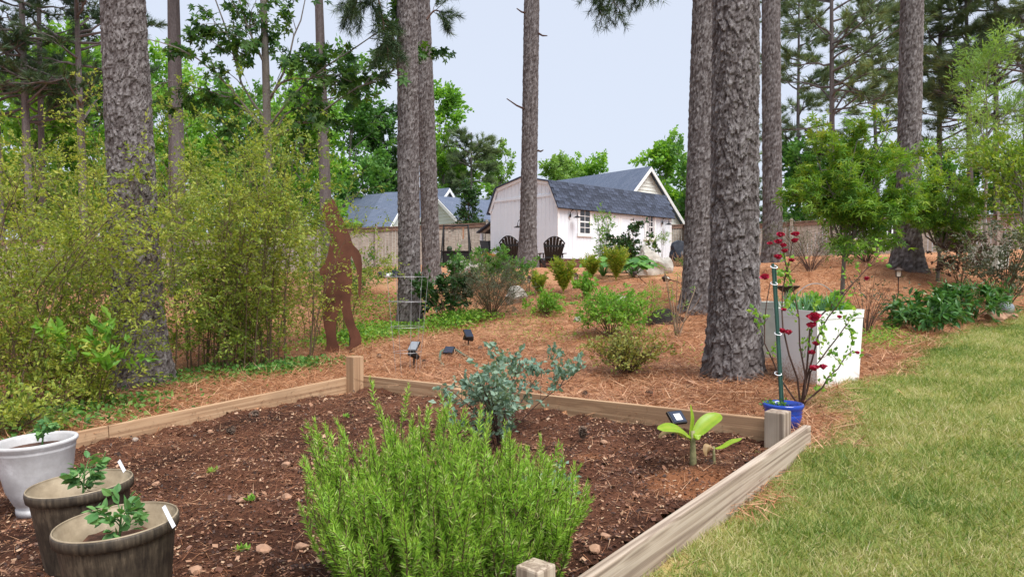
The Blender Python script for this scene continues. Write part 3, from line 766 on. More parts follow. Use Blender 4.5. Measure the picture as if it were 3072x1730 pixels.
# ------------------------------------------------------------------ neighbouring houses
def prism_house(root, A, ridge, half, run_dir, zr, ze, zb, name_suffix=None, roof_over=.3, boards=True):
    """gable block: A = (x,y) under the near peak, ridge vector, half width, run_dir unit across; roof two slabs; gable clapboards"""
    A = np.array(A, float); r = np.array(ridge, float); L = np.linalg.norm(r); rd = r/L; c = np.array(run_dir, float)
    up = np.array([0, 0, 1.])
    P = lambda along, across, z: np.array([*(A+rd*along+c*across), z])
    # walls
    V = [P(0, -half, zb), P(0, half, zb), P(0, half, ze), P(0, 0, zr-.05), P(0, -half, ze), P(L, -half, zb), P(L, half, zb), P(L, half, ze), P(L, 0, zr-.05), P(L, -half, ze)]
    T = [(0, 1, 2), (0, 2, 3), (0, 3, 4), (5, 7, 6), (5, 8, 7), (5, 9, 8), (1, 6, 7), (1, 7, 2), (0, 4, 9), (0, 9, 5)]
    w = part('wall', (np.array(V), np.array(T)), M['cream_siding'], root)
    sl = (zr-ze)/half
    for s_ in (-1, 1):
        a0, a1 = -roof_over, L+.1
        e = half+.35
        q = [P(a0, 0, zr+.06), P(a1, 0, zr+.06), P(a1, s_*e, zr+.06-sl*e), P(a0, s_*e, zr+.06-sl*e)]
        q += [v-up*.12 for v in q]
        rf = part('roof', (np.array(q), np.array([[0, 1, 2, 3], [7, 6, 5, 4], [0, 4, 5, 1], [1, 5, 6, 2], [2, 6, 7, 3], [3, 7, 4, 0]])), M['roof_far'], root)
        q = [P(a0-.03, 0, zr+.02), P(a0-.03, s_*e, zr+.02-sl*e), P(a0-.03, s_*e, zr-.2-sl*e), P(a0-.03, 0, zr-.2)]
        q += [v+np.array([*(rd*.04), 0]) for v in q]
        part('rake_board', (np.array(q), np.array([[0, 1, 2, 3], [7, 6, 5, 4], [0, 4, 5, 1], [1, 5, 6, 2], [2, 6, 7, 3], [3, 7, 4, 0]])), M['white_trim'], root)
    if boards:
        nb = int((zr-zb-.3)/.19)
        for i in range(nb):
            z = zb+.19*i; hw = half if z+.19 < ze else max(.05, half*(zr-.1-(z+.19))/(zr-ze))
            V = [P(-.035, -hw, z), P(-.035, hw, z), P(-.008, hw, z+.185), P(-.008, -hw, z+.185)]
            V += [P(-.004, -hw, z), P(-.004, hw, z), P(-.004, hw, z+.185), P(-.004, -hw, z+.185)]
            part('clapboard', (np.array(V), np.array([[0, 1, 2, 3], [0, 4, 5, 1]])), M['cream_siding'], w)
h1 = thing('house', 'white clapboard house with steep blue grey roof rising right behind the shed', 'house', (7.2, 38, Z1(7.2, 38)))
rd = unit(np.array([-4.75, 5.9]))
prism_house(h1, (7.2, 38), rd*13, 3.0, (.78, .63), 6.96, 4.0, Z1(7, 38)-.3)
h2 = thing('house', 'white clapboard house with several blue grey roofs beyond the fence, left of the shed', 'house', (-4.1, 41, Z1(-4.1, 41)))
prism_house(h2, at(1321, 592, 41)[:2], unit(np.array([.80, .60]))*9, 1.75, unit(np.array([.62, -.78])), at(1321, 592, 41)[2], at(1321, 652, 41)[2], 1.9)
pB = at(1338, 567, 46); prism_house(h2, pB[:2], unit(np.array([-.62, .40]))*9, 1.9, unit(np.array([.52, .80])), pB[2], pB[2]-1.9, 1.9)
pC = at(1215, 578, 44); prism_house(h2, pC[:2], np.array([-1.3, .3]), 2.9, unit(np.array([.2, .95])), pC[2], pC[2]-2.1, 1.9, boards=False)

# ------------------------------------------------------------------ trees
def worley(u, v, cw, ch, per_u, seed):
    """jittered brick-like cells, periodic in u (per_u cells); returns F1, F2, cell random, offset below the cell centre"""
    g = R(seed); NV = 400
    ju = g.uniform(.05, .95, (per_u, NV)); jv = g.uniform(.05, .95, (per_u, NV)); cr = g.random((per_u, NV))
    a = u/cw; b = v/ch; ia = np.floor(a).astype(int); ib = np.floor(b).astype(int)
    f1 = np.full(u.shape, 9.); f2 = np.full(u.shape, 9.); rr = np.zeros(u.shape); dv = np.zeros(u.shape)
    for di in (-1, 0, 1):
        for dj in (-1, 0, 1):
            ci = (ia+di) % per_u; cj = (ib+dj) % NV
            q = b-(ib+dj+jv[ci, cj]); d = np.hypot(a-(ia+di+ju[ci, cj]), q)
            nf = d < f1
            f2 = np.where(nf, f1, np.minimum(f2, d)); rr = np.where(nf, cr[ci, cj], rr); dv = np.where(nf, q, dv); f1 = np.where(nf, d, f1)
    return f1, f2, rr, dv

def pine_trunk(base, top, r0, r1, nth, nzr, seed, depth=.02, cw=.05, ch=.10, flare=.35, butt=.5, bend=.04):
    base = np.asarray(base, float); top = np.asarray(top, float); H = top[2]-base[2]
    per = max(6, int(round(2*math.pi*r0/cw))); cwu = 2*math.pi*r0/per
    th = np.linspace(0, 2*np.pi, nth, endpoint=False)
    # denser rings in the lower, visible part
    zz = np.concatenate([np.linspace(-.25, nzr[0], nzr[1]), np.linspace(nzr[0], H, nzr[2])[1:]])
    TH_, ZZ = np.meshgrid(th, zz)
    f = np.clip(ZZ/H, 0, 1)
    rad = r0+(r1-r0)*f**.85
    rad = rad*(1+flare*np.exp(-np.maximum(ZZ, -.1)/(butt*.5))*(.75+.45*np.sin(TH_*5+seed)*np.sin(TH_*2+1.3*seed)))
    U = TH_*r0+.018*np.sin(ZZ*7+seed+2*np.sin(TH_*3))+.010*np.sin(ZZ*23+3*TH_+seed); Vv = ZZ+.03*np.sin(TH_*5+seed)+.015*np.sin(TH_*11+ZZ*9)
    a1, a2, ra, da = worley(U, Vv, 2*math.pi*r0/max(5, per*5//8), .42, max(5, per*5//8), seed)        # long furrows
    b1, b2, rb_, db = worley(U, Vv, cwu, ch, per, seed+3)                                          # plates
    c1, c2, rc_, dc = worley(U+.006*np.sin(ZZ*41), Vv, cwu/2, ch/2.4, per*2, seed+9)               # flakes
    A = np.clip((a2-a1)/.14, 0, 1)**.6; B = np.clip((b2-b1)/.10, 0, 1)**.6; C = np.clip((c2-c1)/.16, 0, 1)
    e = 2*np.sin(9*TH_+17*ZZ+seed)*np.sin(13*TH_-31*ZZ)
    rad = rad+depth*(.50*A*(.6+.4*ra)+.40*B*(.15+.85*rb_)-.34*db*B+.30*C*(.1+.9*rc_)-.16*dc+.05*e-.75)
    rnd = np.clip(.12+.30*rb_*B+.20*B*A+.38*rc_*C+.06*e, 0, 1)
    ax = base[None, :2]+(top-base)[None, :2]*f[:, :1]
    bx_ = bend*np.sin(ZZ*.55+seed); by_ = bend*np.cos(ZZ*.4+seed*2)
    bx_ -= bend*math.sin(seed); by_ -= bend*math.cos(seed*2)
    V = np.stack([ax[:, :1]+bx_*f+rad*np.cos(TH_), ax[:, 1:]+by_*f+rad*np.sin(TH_), base[2]+ZZ], -1).reshape(-1, 3)
    n = len(zz); i = (np.arange(n-1)*nth)[:, None]; j = np.arange(nth)[None]; j2 = (j+1) % nth
    T = np.stack([i+j, i+j2, i+nth+j2, i+nth+j], -1).reshape(-1, 4)
    return (V, T), rnd.ravel()

_crown_cache = {}
def crown_mesh(kind):
    """needle crown of a tall pine (above the frame), shared between the near pines"""
    if kind in _crown_cache: return _crown_cache[kind]
    g = R(300+kind)
    trunk = np.array([[[0, 0, z] for z in np.linspace(-1.5, 4.5, 6)]])
    b1 = sprout(trunk, 26, .05, 1.0, 2.6, 78, up=.15, droop=.05, g=g, shrink=.5)
    b2 = sprout(b1, 110, .35, 1.0, .8, 45, up=.1, g=g)
    p, d = on_paths(b2, 700, .3, 1.0, .06, g)
    (LV, LT), rn = leaves(p, d, .30, TUFT, g, jit=.5)
    tb_ = merge([tubes(trunk, .12, .03, 6), tubes(b1, .035, .012, 4), tubes(b2, .012, .005, 3)])
    _crown_cache[kind] = (mesh('limbs', *tb_, rnd=np.full(len(tb_[0]), .4)), mesh('crown', LV, LT, rn))
    return _crown_cache[kind]

def tall_pine(label, base, top, r0, r1, nth, nzr, seed, crown=True, group='tall pine trunks in the garden', H=20.0, **kw):
    base = np.asarray(base, float); top = np.asarray(top, float)
    k = (H-0)/(top[2]-base[2]); top = base+(top-base)*k
    root = thing('pine_tree', label, 'tree', base, group=group)
    VT, rn = pine_trunk(base, top, r0, r1, nth, nzr, seed, **kw)
    part('trunk', VT, M['pine_bark'], root, rn, smooth=False)
    if crown:
        lm, cm = crown_mesh(seed % 2)
        link('limbs', lm, M['pine_bark'], root, top-base, (0, 0, seed*1.3)); link('crown', cm, M['needle'], root, top-base, (0, 0, seed*1.3))
    return root

T1 = G(425, 1160); T4 = G(2203, 1130); T2 = Gd(1230, 13.0); T2b = Gd(1296, 17.0); T3 = Gd(1582, 17.8); T4b = Gd(2088, 11.4); T5 = Gd(2318, 16); T6 = Gd(2722, 13.7)
tall_pine('thick pine trunk rising through the yellow shrubs at the left', T1, at(372, 0, T1[1]), .265, .13, 145, (5.2, 310, 14), 3, depth=.027, flare=.42, butt=.9)
tall_pine('thickest pine trunk, standing in straw just behind the raised bed', T4, at(2206, 0, T4[1]), .218, .155, 145, (4.6, 310, 14), 4, depth=.03, flare=.42, butt=.8)
tall_pine('front trunk of the paired pines behind the tomato cage', T2, at(1217, 0, 13), .205, .15, 76, (7.0, 230, 16), 5, depth=.026, flare=.45, butt=.7)
tall_pine('rear trunk of the paired pines, half hidden behind its twin', T2b, at(1265, 0, 17), .215, .16, 64, (8.6, 210, 16), 6, depth=.026, flare=.4)
tall_pine('lone pine trunk standing in front of the white shed gable', T3, at(1597, 0, 17.8), .21, .16, 64, (9.0, 210, 16), 7, depth=.026, flare=.55, butt=.9, bend=.03)
p4b = tall_pine('pine trunk tucked close behind the thickest pine', T4b, at(2122, 0, 11.4), .23, .15, 80, (6.5, 220, 16), 8, depth=.026, flare=.4)
tall_pine('slim pine trunk right of the thickest pine, behind the roses', T5, at(2314, 0, 16), .215, .16, 56, (8.2, 180, 16), 9, depth=.024)
tall_pine('pine trunk with flared base between the two green maples', T6, at(2734, 0, 13.7), .212, .18, 72, (7.4, 220, 16), 10, depth=.024, flare=.75, butt=.9)

# dead stubs on the lone pine
t3r = [o for o in COL.objects if o.get('label', '').startswith('lone pine')][0]
for (x0, y0), (x1, y1) in (((1572, 40), (1550, 26)), ((1622, 100), (1642, 108)), ((1572, 330), (1520, 296)), ((1622, 452), (1630, 450))):
    a = at(x0+(8 if x1 < x0 else -8), y0, 17.7); b = at(x1, y1, 17.6); m_ = (a+b)/2+np.array([0, 0, -.03])
    part('stub', tubes(np.array([[a, m_, b]]), .03, .012, 6, True), M['redtwig'], t3r)

# needle branches hanging from above the frame
def needle_branch(root, p0, p1, seed, n=26, nl=420, size=.17, droop=.25):
    g = R(seed); u = np.linspace(0, 1, 7)[:, None]
    path = np.asarray(p0)+(np.asarray(p1)-np.asarray(p0))*u; path[:, 2] -= droop*np.sin(u[:, 0]*np.pi)*-.5
    b2 = sprout(path[None], n, .35, 1.0, .45, 40, up=-.1, droop=.2, g=g)
    b = part('branch', merge([tubes(path[None], .022, .008, 5), tubes(b2, .007, .003, 3)]), M['redtwig'], root)
    p, d = on_paths(b2, nl, .25, 1.0, .02, g)
    VT, rn = leaves(p, d, size, TUFTB, g, jit=.45)
    part('needles', VT, M['needle'], b, rn)
t2r = [o for o in COL.objects if o.get('label', '').startswith('front trunk of')][0]
needle_branch(t2r, at(1190, -160, 13), at(1060, 20, 12.3), 41, 26, 260)
needle_branch(t2r, at(1120, -60, 13), at(1165, 165, 12.6), 42, 20, 200)
needle_branch(t2r, at(1280, 60, 13.1), at(1330, 45, 13.3), 43, 8, 70)
needle_branch(p4b, at(2090, -160, 11.4), at(1800, -30, 10.8), 44, 30, 260, .15)
needle_branch(p4b, at(2090, -190, 11.4), at(1910, -40, 10.9), 45, 24, 200, .15)
needle_branch(p4b, at(1850, -50, 10.9), at(1842, 15, 10.8), 46, 8, 60, .14)

def broadleaf(label, base, H, spread, seed, mat, n_leaf=5500, size=.22, T=LEAFW, r0=.16, trunk_frac=.25, bark='grey_bark', group='leafy trees beyond the fence', nl1=16, nl2=70, nl3=340, up=.35, name='broadleaf_tree', flat=.3, jit=.6, ang=48, cloud=.16):
    g = R(seed); base = np.asarray(base, float)
    root = thing(name, label, 'tree', base, group=group)
    tr = base+np.stack([np.linspace(0, g.normal(0, .05)*H, 6), np.linspace(0, g.normal(0, .05)*H, 6), np.linspace(-.2, H*.9, 6)], -1)
    tr[1:-1] += g.normal(0, .012*H, (4, 3))*[1, 1, 0]
    b1 = sprout(tr[None], nl1, trunk_frac, 1.0, spread, ang, up=up, g=g, wob=.12, shrink=.45)
    b2 = sprout(b1, nl2, .3, 1.0, spread*.5, 45, up=.2, g=g, wob=.12)
    b3 = sprout(np.concatenate([b2, b1]), nl3, .3, 1.0, spread*.28, 45, up=.1, droop=.1, g=g, s=3)
    part('trunk', merge([tubes(tr[None], r0, r0*.25, 8), tubes(b1, r0*.32, r0*.08, 5), tubes(b2, r0*.1, r0*.03, 4), tubes(b3, r0*.04, r0*.015, 3)]), M[bark], root)
    p, d = on_paths(b3, n_leaf, .15, 1.0, spread*.28*cloud, g)
    # leaves of one twig share a tone, so clumps read light and dark
    VT, rn = leaves(p, d, size*g.uniform(.7, 1.3, n_leaf), T, g, flat=flat, jit=jit, rnd=np.clip(.5*g.random(n_leaf)+.5*nz(p[:, 0]*1.0+p[:, 2], p[:, 1]-p[:, 2]*.7, .9, seed), 0, 1))
    part('crown', VT, M[mat], root, rn)
    return root

# woods behind the left fence
bgt = [(-60, 40, 15, 3.6, 'mid_leaf', 'mid green leafy tree at the far left edge beyond the fence'),
       (150, 36, 9.5, 3.0, 'bright_leaf', 'bright green low tree behind the two thin left pines'),
       (330, 44, 13, 3.8, 'mid_leaf', 'leafy green tree behind the thick left pine'),
       (470, 37, 8.2, 2.6, 'bright_leaf', 'bright green small tree just right of the thick left pine'),
       (640, 46, 11.0, 3.6, 'bright_leaf', 'broad bright tree behind the slender grey trunk'),
       (760, 38, 8.6, 2.8, 'mid_leaf', 'rounded green tree beyond the fence beside the grey trunk'),
       (905, 43, 9.6, 3.2, 'bright_leaf', 'bright rounded tree behind the rusty figure'),
       (1065, 52, 13.0, 3.6, 'mid_leaf', 'dense green tree immediately left of the paired pines'),
       (60, 33, 11.5, 3.2, 'bright_leaf', 'fresh green tree behind the left edge shrub'), (430, 50, 14.5, 4.0, 'bright_leaf', 'tall fresh green tree filling the gap right of the thick left pine'),
       (870, 52, 13.5, 4.0, 'bright_leaf', 'tall fresh green tree between the grey trunk and the dark slender pine'),
       (1150, 56, 11.5, 3.0, 'dark_leaf', 'darker green tree behind the left neighbour house'),
       (1345, 52, 11.6, 3.0, 'bright_leaf', 'tall bright tree peeking out right of the paired pines'),
       (1515, 62, 8.8, 2.4, 'pale_leaf', 'pale feathery tree above the shed gable'),
       (1670, 72, 9.6, 2.6, 'pale_leaf', 'pale treetop above the left end of the house ridge'),
       (1760, 75, 9.6, 3.0, 'bright_leaf', 'green treetop above the middle of the house ridge'),
       (1995, 52, 7.2, 2.6, 'bright_leaf', 'bright tree right of the house gable'),
       (2075, 46, 6.2, 2.4, 'mid_leaf', 'green tree above the short fence')]
for i, (px, d, H, sp, mt, lb) in enumerate(bgt):
    broadleaf(lb, Gd(px, d), H, sp, 60+i, mt, n_leaf=7400 if H > 9 else 5800, size=.27 if d < 48 else .30, r0=.15, trunk_frac=.06, nl1=24)

for i, (px, d, H, sp, mt, lb) in enumerate([(2385, 44, 5.8, 2.4, 'mid_leaf', 'low dark green tree beyond the right fence beside the slim trunk'), (2540, 47, 6.2, 2.6, 'mid_leaf', 'low tree beyond the right fence behind the larger maple'), (2680, 46, 5.6, 2.3, 'bright_leaf', 'light green treetop left of the flared pine'),
        (2860, 44, 4.6, 2.2, 'mid_leaf', 'low tree beyond the right fence behind the smaller maple'), (3040, 42, 4.8, 2.2, 'mid_leaf', 'low tree beyond the right fence at the right edge')]):
    broadleaf(lb, Gd(px, d), H, sp, 85+i, mt, n_leaf=4200, size=.27, r0=.10, trunk_frac=.06, nl1=16, nl3=240)
# far pines on the right, layered limbs
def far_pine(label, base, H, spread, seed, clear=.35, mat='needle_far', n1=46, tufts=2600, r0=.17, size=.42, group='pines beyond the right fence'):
    g = R(seed); base = np.asarray(base, float)
    root = thing('pine_tree', label, 'tree', base, group=group)
    tr = base+np.stack([np.linspace(0, g.normal(0, .02)*H, 8), np.zeros(8), np.linspace(-.2, H, 8)], -1)
    b1 = sprout(tr[None], n1, clear, .98, spread, 84, up=.10, droop=-.08, g=g, wob=.09, shrink=.6, s=7)
    b2 = sprout(b1, n1*5, .3, 1.0, spread*.36, 42, up=.05, g=g, wob=.12, s=4)
    b2[..., 2] = b2[:, :1, 2]+(b2[..., 2]-b2[:, :1, 2])*.45
    part('trunk', merge([tubes(tr[None], r0, r0*.3, 8), tubes(b1, r0*.34, r0*.08, 5), tubes(b2, r0*.10, r0*.04, 3)]), M['pine_bark'], root)
    p, d = on_paths(b2, tufts, .3, 1.0, .05, g)
    d = d+np.array([0, 0, .35])
    VT, rn = leaves(p, d, size*g.uniform(.7, 1.2, tufts), TUFT, g, jit=.4, rnd=np.clip(.6*g.random(tufts)+.4*nz(p[:, 0], p[:, 2], 1.1, seed), 0, 1), width=.8)
    part('crown', VT, M[mat], root, rn)
    return root
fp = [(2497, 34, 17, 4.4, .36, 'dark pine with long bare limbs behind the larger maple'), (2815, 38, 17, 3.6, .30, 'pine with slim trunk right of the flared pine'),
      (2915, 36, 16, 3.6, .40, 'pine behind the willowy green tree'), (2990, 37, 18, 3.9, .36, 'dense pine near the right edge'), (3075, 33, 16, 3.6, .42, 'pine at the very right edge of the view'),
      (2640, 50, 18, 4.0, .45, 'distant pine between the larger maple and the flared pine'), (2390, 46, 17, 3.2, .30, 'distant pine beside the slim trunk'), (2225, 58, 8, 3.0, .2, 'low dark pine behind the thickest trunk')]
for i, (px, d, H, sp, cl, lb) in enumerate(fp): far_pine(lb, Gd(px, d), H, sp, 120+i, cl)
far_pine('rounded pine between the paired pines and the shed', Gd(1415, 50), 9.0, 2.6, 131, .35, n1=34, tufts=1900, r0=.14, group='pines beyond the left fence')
# bare-stemmed pines on the left
for i, (px, d, r, lb, H) in enumerate([(8, 27, .17, 'thin pine trunk at the left edge', 15), (95, 27, .19, 'left of two thin pines standing side by side', 15), (132, 30, .17, 'right of two thin pines standing side by side', 15),
                              (258, 27, .18, 'thin pine just left of the thick left pine', 14), (538, 19, .26, 'middle-sized pine between the thick left pine and the grey trunk', 14), (985, 21, .20, 'dark slender pine above the rusty figure', 15)]):
    far_pine(lb, Gd(px, d), H, 3.0, 140+i, .42 if d > 23 else .62, 'needle', 30, 1500 if d > 23 else 900, r, .34, 'thin pines in the left woods')

# slender grey tree with big lobed leaves
gt = Gd(800, 13.8); g = R(77)
mroot = thing('broadleaf_tree', 'slender grey trunked tree with large lobed leaves above the shrubs', 'tree', gt)
tr = np.array([gt+[0, 0, -.2], at(802, 700, 13.8), at(803, 420, 13.8), at(797, 200, 13.8), at(790, -10, 13.8), at(795, -240, 13.8)])
def sp_path(pts, n=8):
    pts = np.asarray(pts, float); u = np.linspace(0, len(pts)-1, n); i = np.minimum(u.astype(int), len(pts)-2); f = (u-i)[:, None]
    return pts[i]*(1-f)+pts[i+1]*f
lim = [[at(800, 360, 13.8), at(730, 270, 13.91), at(690, 120, 14.03), at(640, -30, 14.03), at(600, -150, 14.14)], [at(800, 400, 13.8), at(680, 250, 13.68), at(560, 150, 13.57), at(430, 110, 13.57)],
       [at(805, 380, 13.8), at(900, 260, 13.57), at(1020, 170, 13.34), at(1180, 70, 13.22)], [at(803, 420, 13.8), at(930, 360, 13.45), at(1060, 270, 13.22), at(1190, 205, 13.22)],
       [at(800, 320, 13.8), at(860, 200, 14.03), at(900, 80, 14.14), at(920, -60, 14.14)], [at(800, 380, 13.8), at(700, 300, 14.14), at(620, 270, 14.37), at(480, 240, 14.37)],
       [at(800, 300, 13.8), at(850, 240, 13.8), at(950, 230, 13.8), at(1040, 260, 13.8)], [at(798, 200, 13.8), at(740, 80, 13.57), at(700, -60, 13.57)], [at(803, 440, 13.8), at(860, 330, 14.26), at(1000, 290, 14.49), at(1130, 240, 14.72)]]
L1 = np.stack([sp_path(l) for l in lim])+g.normal(0, .03, (len(lim), 8, 3))*np.linspace(0, 1, 8)[None, :, None]
L2 = sprout(L1, 80, .2, 1.0, .8, 45, up=-.05, droop=.15, g=g, wob=.1)
L3 = sprout(np.concatenate([L2]), 220, .2, 1.0, .35, 45, droop=.3, g=g)
part('trunk', merge([tubes(tr[None], .09, .055, 10), tubes(L1, .026, .007, 6), tubes(L2, .009, .004, 4), tubes(L3, .004, .002, 3)]), M['grey_bark'], mroot, smooth=True)
p, d = on_paths(L3, 2800, .1, 1.0, .06, g)
keep = g.random(2800) < np.clip(.25+1.1*nz(p[:, 0]*1.0, p[:, 2], 1.5, 5), 0, 1)
p, d = p[keep], d[keep]
VT, rn = leaves(p, d+[0, 0, -.5], .155*g.uniform(.6, 1.2, len(p)), MAPLE, g, flat=.55, jit=.5)
part('crown', VT, M['maple_leaf'], mroot, rn)

# japanese maples
def jmaple(label, base, H, spread, seed, fork, n=6500, size=.085, r0=.035):
    g = R(seed); base = np.asarray(base, float)
    root = thing('japanese_maple', label, 'tree', base)
    tr = base+np.stack([np.linspace(0, .02*H, 6), np.zeros(6), np.linspace(-.1, H*fork, 6)], -1)
    top = np.repeat(tr[None], 1, 0)
    b1 = sprout(top, 13, .8, 1.0, H*(1-fork)*.95, 36, up=.75, g=g, wob=.12)
    b2 = sprout(b1, 60, .2, 1.0, spread*.55, 62, up=.15, g=g, wob=.1)
    b3 = sprout(b2, 300, .2, 1.0, spread*.26, 42, up=.0, droop=.12, g=g, s=3)
    part('trunk', merge([tubes(tr[None], r0, r0*.7, 8), tubes(b1, r0*.55, r0*.15, 6), tubes(b2, r0*.2, r0*.06, 4), tubes(b3, r0*.07, r0*.03, 3)]), M['grey_bark'], root, smooth=True)
    p, d = on_paths(b3, n, .15, 1.0, .05, g)
    hi = np.clip((p[:, 2]-p[:, 2].min())/(np.ptp(p[:, 2])), 0, 1)
    VT, rn = leaves(p, d+[0, 0, -.35], size*g.uniform(.7, 1.25, n), JMAPLE, g, flat=.6, jit=.5, rnd=np.clip(.55*g.random(n)+.45*hi*g.random(n)**.5, 0, 1))
    part('crown', VT, M['jmaple_leaf'], root, rn)
jm1 = Gd(2522, 9.6); jmaple('larger green maple with fine lobed leaves behind the white planter box', jm1, 2.5, 1.0, 11, .44, 5200, .10)
jm2 = Gd(2812, 12.8); jmaple('smaller green maple with fine lobed leaves right of the flared pine', jm2, 1.65, .85, 19, .36, 3600, .10)
# willowy green tree on the right, narrow hanging leaves
broadleaf('willowy light green tree in front of the far right pines', Gd(2960, 21), 5.6, 1.7, 91, 'pale_leaf', 5200, .16, LEAFN, .05, .3, group=None, up=.6, flat=.1, name='willow_tree', nl1=14, nl2=70, nl3=300)
broadleaf('yellow green branch tips of a tree at the right edge', Gd(3090, 11.5), 2.1, .9, 92, 'lime_leaf', 4200, .075, LEAF, .04, .3, group=None, up=.4, name='small_tree')
broadleaf('small drooping tree branch showing left of the thickest pines', Gd(2120, 26), 6.8, 1.6, 93, 'pale_leaf', 1800, .16, LEAFN, .05, .5, group=None, up=.1, name='small_tree', nl1=10, nl2=40, nl3=160)
# dark conifer in front of the neighbour's roof
def conifer(label, base, H, r, seed, mat='dark_leaf', n=3500, size=.16):
    g = R(seed); base = np.asarray(base, float); root = thing('conifer', label, 'tree', base)
    tr = base+np.stack([np.zeros(6), np.zeros(6), np.linspace(-.1, H, 6)], -1)
    b1 = sprout(tr[None], 120, .1, .98, r, 80, up=.2, droop=.1, g=g, shrink=.85); b2 = sprout(b1, 500, .2, 1, r*.3, 45, g=g)
    part('trunk', merge([tubes(tr[None], .06, .01, 6), tubes(b1, .012, .004, 3)]), M['twig'], root)
    p, d = on_paths(np.concatenate([b1, b2]), n, .1, 1, .02, g); VT, rn = leaves(p, d, size*g.uniform(.6, 1.2, n), LEAF, g, jit=.6)
    part('crown', VT, M[mat], root, rn)
conifer('dark bushy conifer in front of the neighbour house roof', Gd(1405, 33.5), 3.8, 1.0, 95)

# ------------------------------------------------------------------ shrubs
def shrub(name, label, base, H, rx, seed, mat, n_stem=14, n_twig=150, n_tw2=0, n_leaf=3000, size=.03, T=LEAF, stem_r=.008, stemmat='twig', arch=.35, tw_len=.3, flat=.3, jit=.6, cat='shrub', group=None, jitp=.015, spread0=.08, upb=.15, droop=.1, rnd_h=0.0, tmin=.25, lean=(0, 0), wob=.09):
    g = R(seed); base = np.asarray(base, float)
    root = thing(name, label, cat, base, group=group)
    a = g.uniform(0, 2*np.pi, n_stem); out = np.sqrt(g.uniform(.02, 1, n_stem))*rx; hh = H*g.uniform(.62, 1.0, n_stem)*(1-.35*(out/rx)**2)
    u = np.linspace(0, 1, 7)
    off = np.stack([np.cos(a), np.sin(a)], -1)
    ax = base[0]+off[:, :1]*(spread0*rx*g.random((n_stem, 1))+out[:, None]*u[None]**(1+arch))+lean[0]*u
    ay = base[1]+off[:, 1:]*(spread0*rx*g.random((n_stem, 1))+out[:, None]*u[None]**(1+arch))+lean[1]*u
    az = base[2]-.03+hh[:, None]*(u[None]*(1+arch*.5)-arch*.5*u[None]**2)
    P = np.stack([ax, ay, az], -1); P[:, 1:] += np.cumsum(g.normal(0, wob*.35*H/7, (n_stem, 6, 3)), 1)
    tw = sprout(P, n_twig, tmin, 1.0, tw_len, 48, up=upb, droop=droop, g=g, s=4)
    tl = [tubes(P, stem_r, stem_r*.3, 4), tubes(tw, stem_r*.35, stem_r*.12, 3)]
    src = tw
    if n_tw2:
        t2 = sprout(tw, n_tw2, .2, 1.0, tw_len*.45, 48, up=upb*.5, droop=droop, g=g, s=3); tl.append(tubes(t2, stem_r*.14, stem_r*.07, 3)); src = np.concatenate([tw[:, [0, 2, 3]], t2, t2])
    part('stems', merge(tl), M[stemmat], root)
    p, d = on_paths(src, n_leaf, .1, 1.0, jitp, g)
    ok = p[:, 2] > Z(p[:, 0], p[:, 1])+.005; p, d = p[ok], d[ok]
    m_ = len(p); rr = g.random(m_)
    rr = np.clip(.55*rr+.45*nz(p[:, 0]*1.3+p[:, 2]*.6, p[:, 1]*1.3+p[:, 2], 2.2/max(H, .3), seed), 0, 1)
    if rnd_h: rr = np.clip(rr*(1-rnd_h)+rnd_h*(p[:, 2]-base[2])/H, 0, 1)
    VT, rn = leaves(p, d, size*g.uniform(.6, 1.25, m_), T, g, flat=flat, jit=jit, rnd=rr)
    part('foliage', VT, M[mat], root, rn)
    return root
# tall yellow green shrubs at the left
yl = [(-40, 6.3, 3.0, 1.0, 'shrub_yellow', 'yellow leaved arching shrub at the left edge'), (165, 6.9, 2.5, .8, 'shrub_yellow', 'yellow leaved shrub in front of the thick left pine'),
      (90, 9.6, 4.0, 1.4, 'shrub_yellow', 'tall yellowish shrub behind the left edge shrub'), (310, 10.6, 4.4, 1.3, 'shrub_olive', 'tall olive shrub behind the thick left pine'),
      (560, 8.7, 3.5, 1.1, 'shrub_olive', 'olive green arching shrub just right of the thick left pine'), (680, 10.6, 4.1, 1.3, 'shrub_olive', 'tall olive shrub below the grey trunk'),
      (690, 9.0, 3.5, .9, 'shrub_olive', 'olive green arching shrub at the left of the rusty figure'), (820, 9.2, 2.5, .6, 'shrub_yellow', 'yellow green arching shrub reaching in front of the rusty figure'),
      (990, 11.8, 2.0, .7, 'shrub_olive', 'olive shrub behind the rusty figure')]
for i, (px, d, H, rx, mt, lb) in enumerate(yl):
    shrub('arching_shrub', lb, Gd(px, d), H, rx, 200+i, mt, n_stem=20 if px < 800 else 12, n_twig=300 if px < 800 else 150, n_tw2=900 if px < 800 else 400, stemmat='shrub_twig', n_leaf=14500 if px < 800 else 5500, size=.042 if d < 8 else .048, stem_r=.008, arch=.8, tw_len=.6, flat=.55, group='tall yellow green shrubs along the left', jitp=.012, upb=.02, droop=.12, spread0=.75, tmin=.03, rnd_h=.15)
shrub('arching_shrub', 'few thin arching sprays crossing in front of the rusty figure', Gd(930, 9.4), 2.3, .45, 227, 'shrub_yellow', 7, 45, 110, 750, .046, LEAF, .006, 'shrub_twig', arch=.8, tw_len=.45, flat=.55, tmin=.2, lean=(.25, 0), group='tall yellow green shrubs along the left')
shrub('sapling', 'bright green compound leaved sapling poking through the yellow shrub', Gd(285, 6.4), 1.15, .25, 230, 'bright_leaf', 4, 22, 0, 170, .11, LEAF, .006, tw_len=.22, flat=.5, tmin=.6, cat='sapling')
shrub('leafy_shrub', 'low yellow green bush at the foot of the thick left pine', Gd(235, 6.5), .75, .5, 229, 'shrub_yellow', 14, 120, 300, 3200, .04, LEAF, .006, 'shrub_twig', tw_len=.25, flat=.5, tmin=.1)
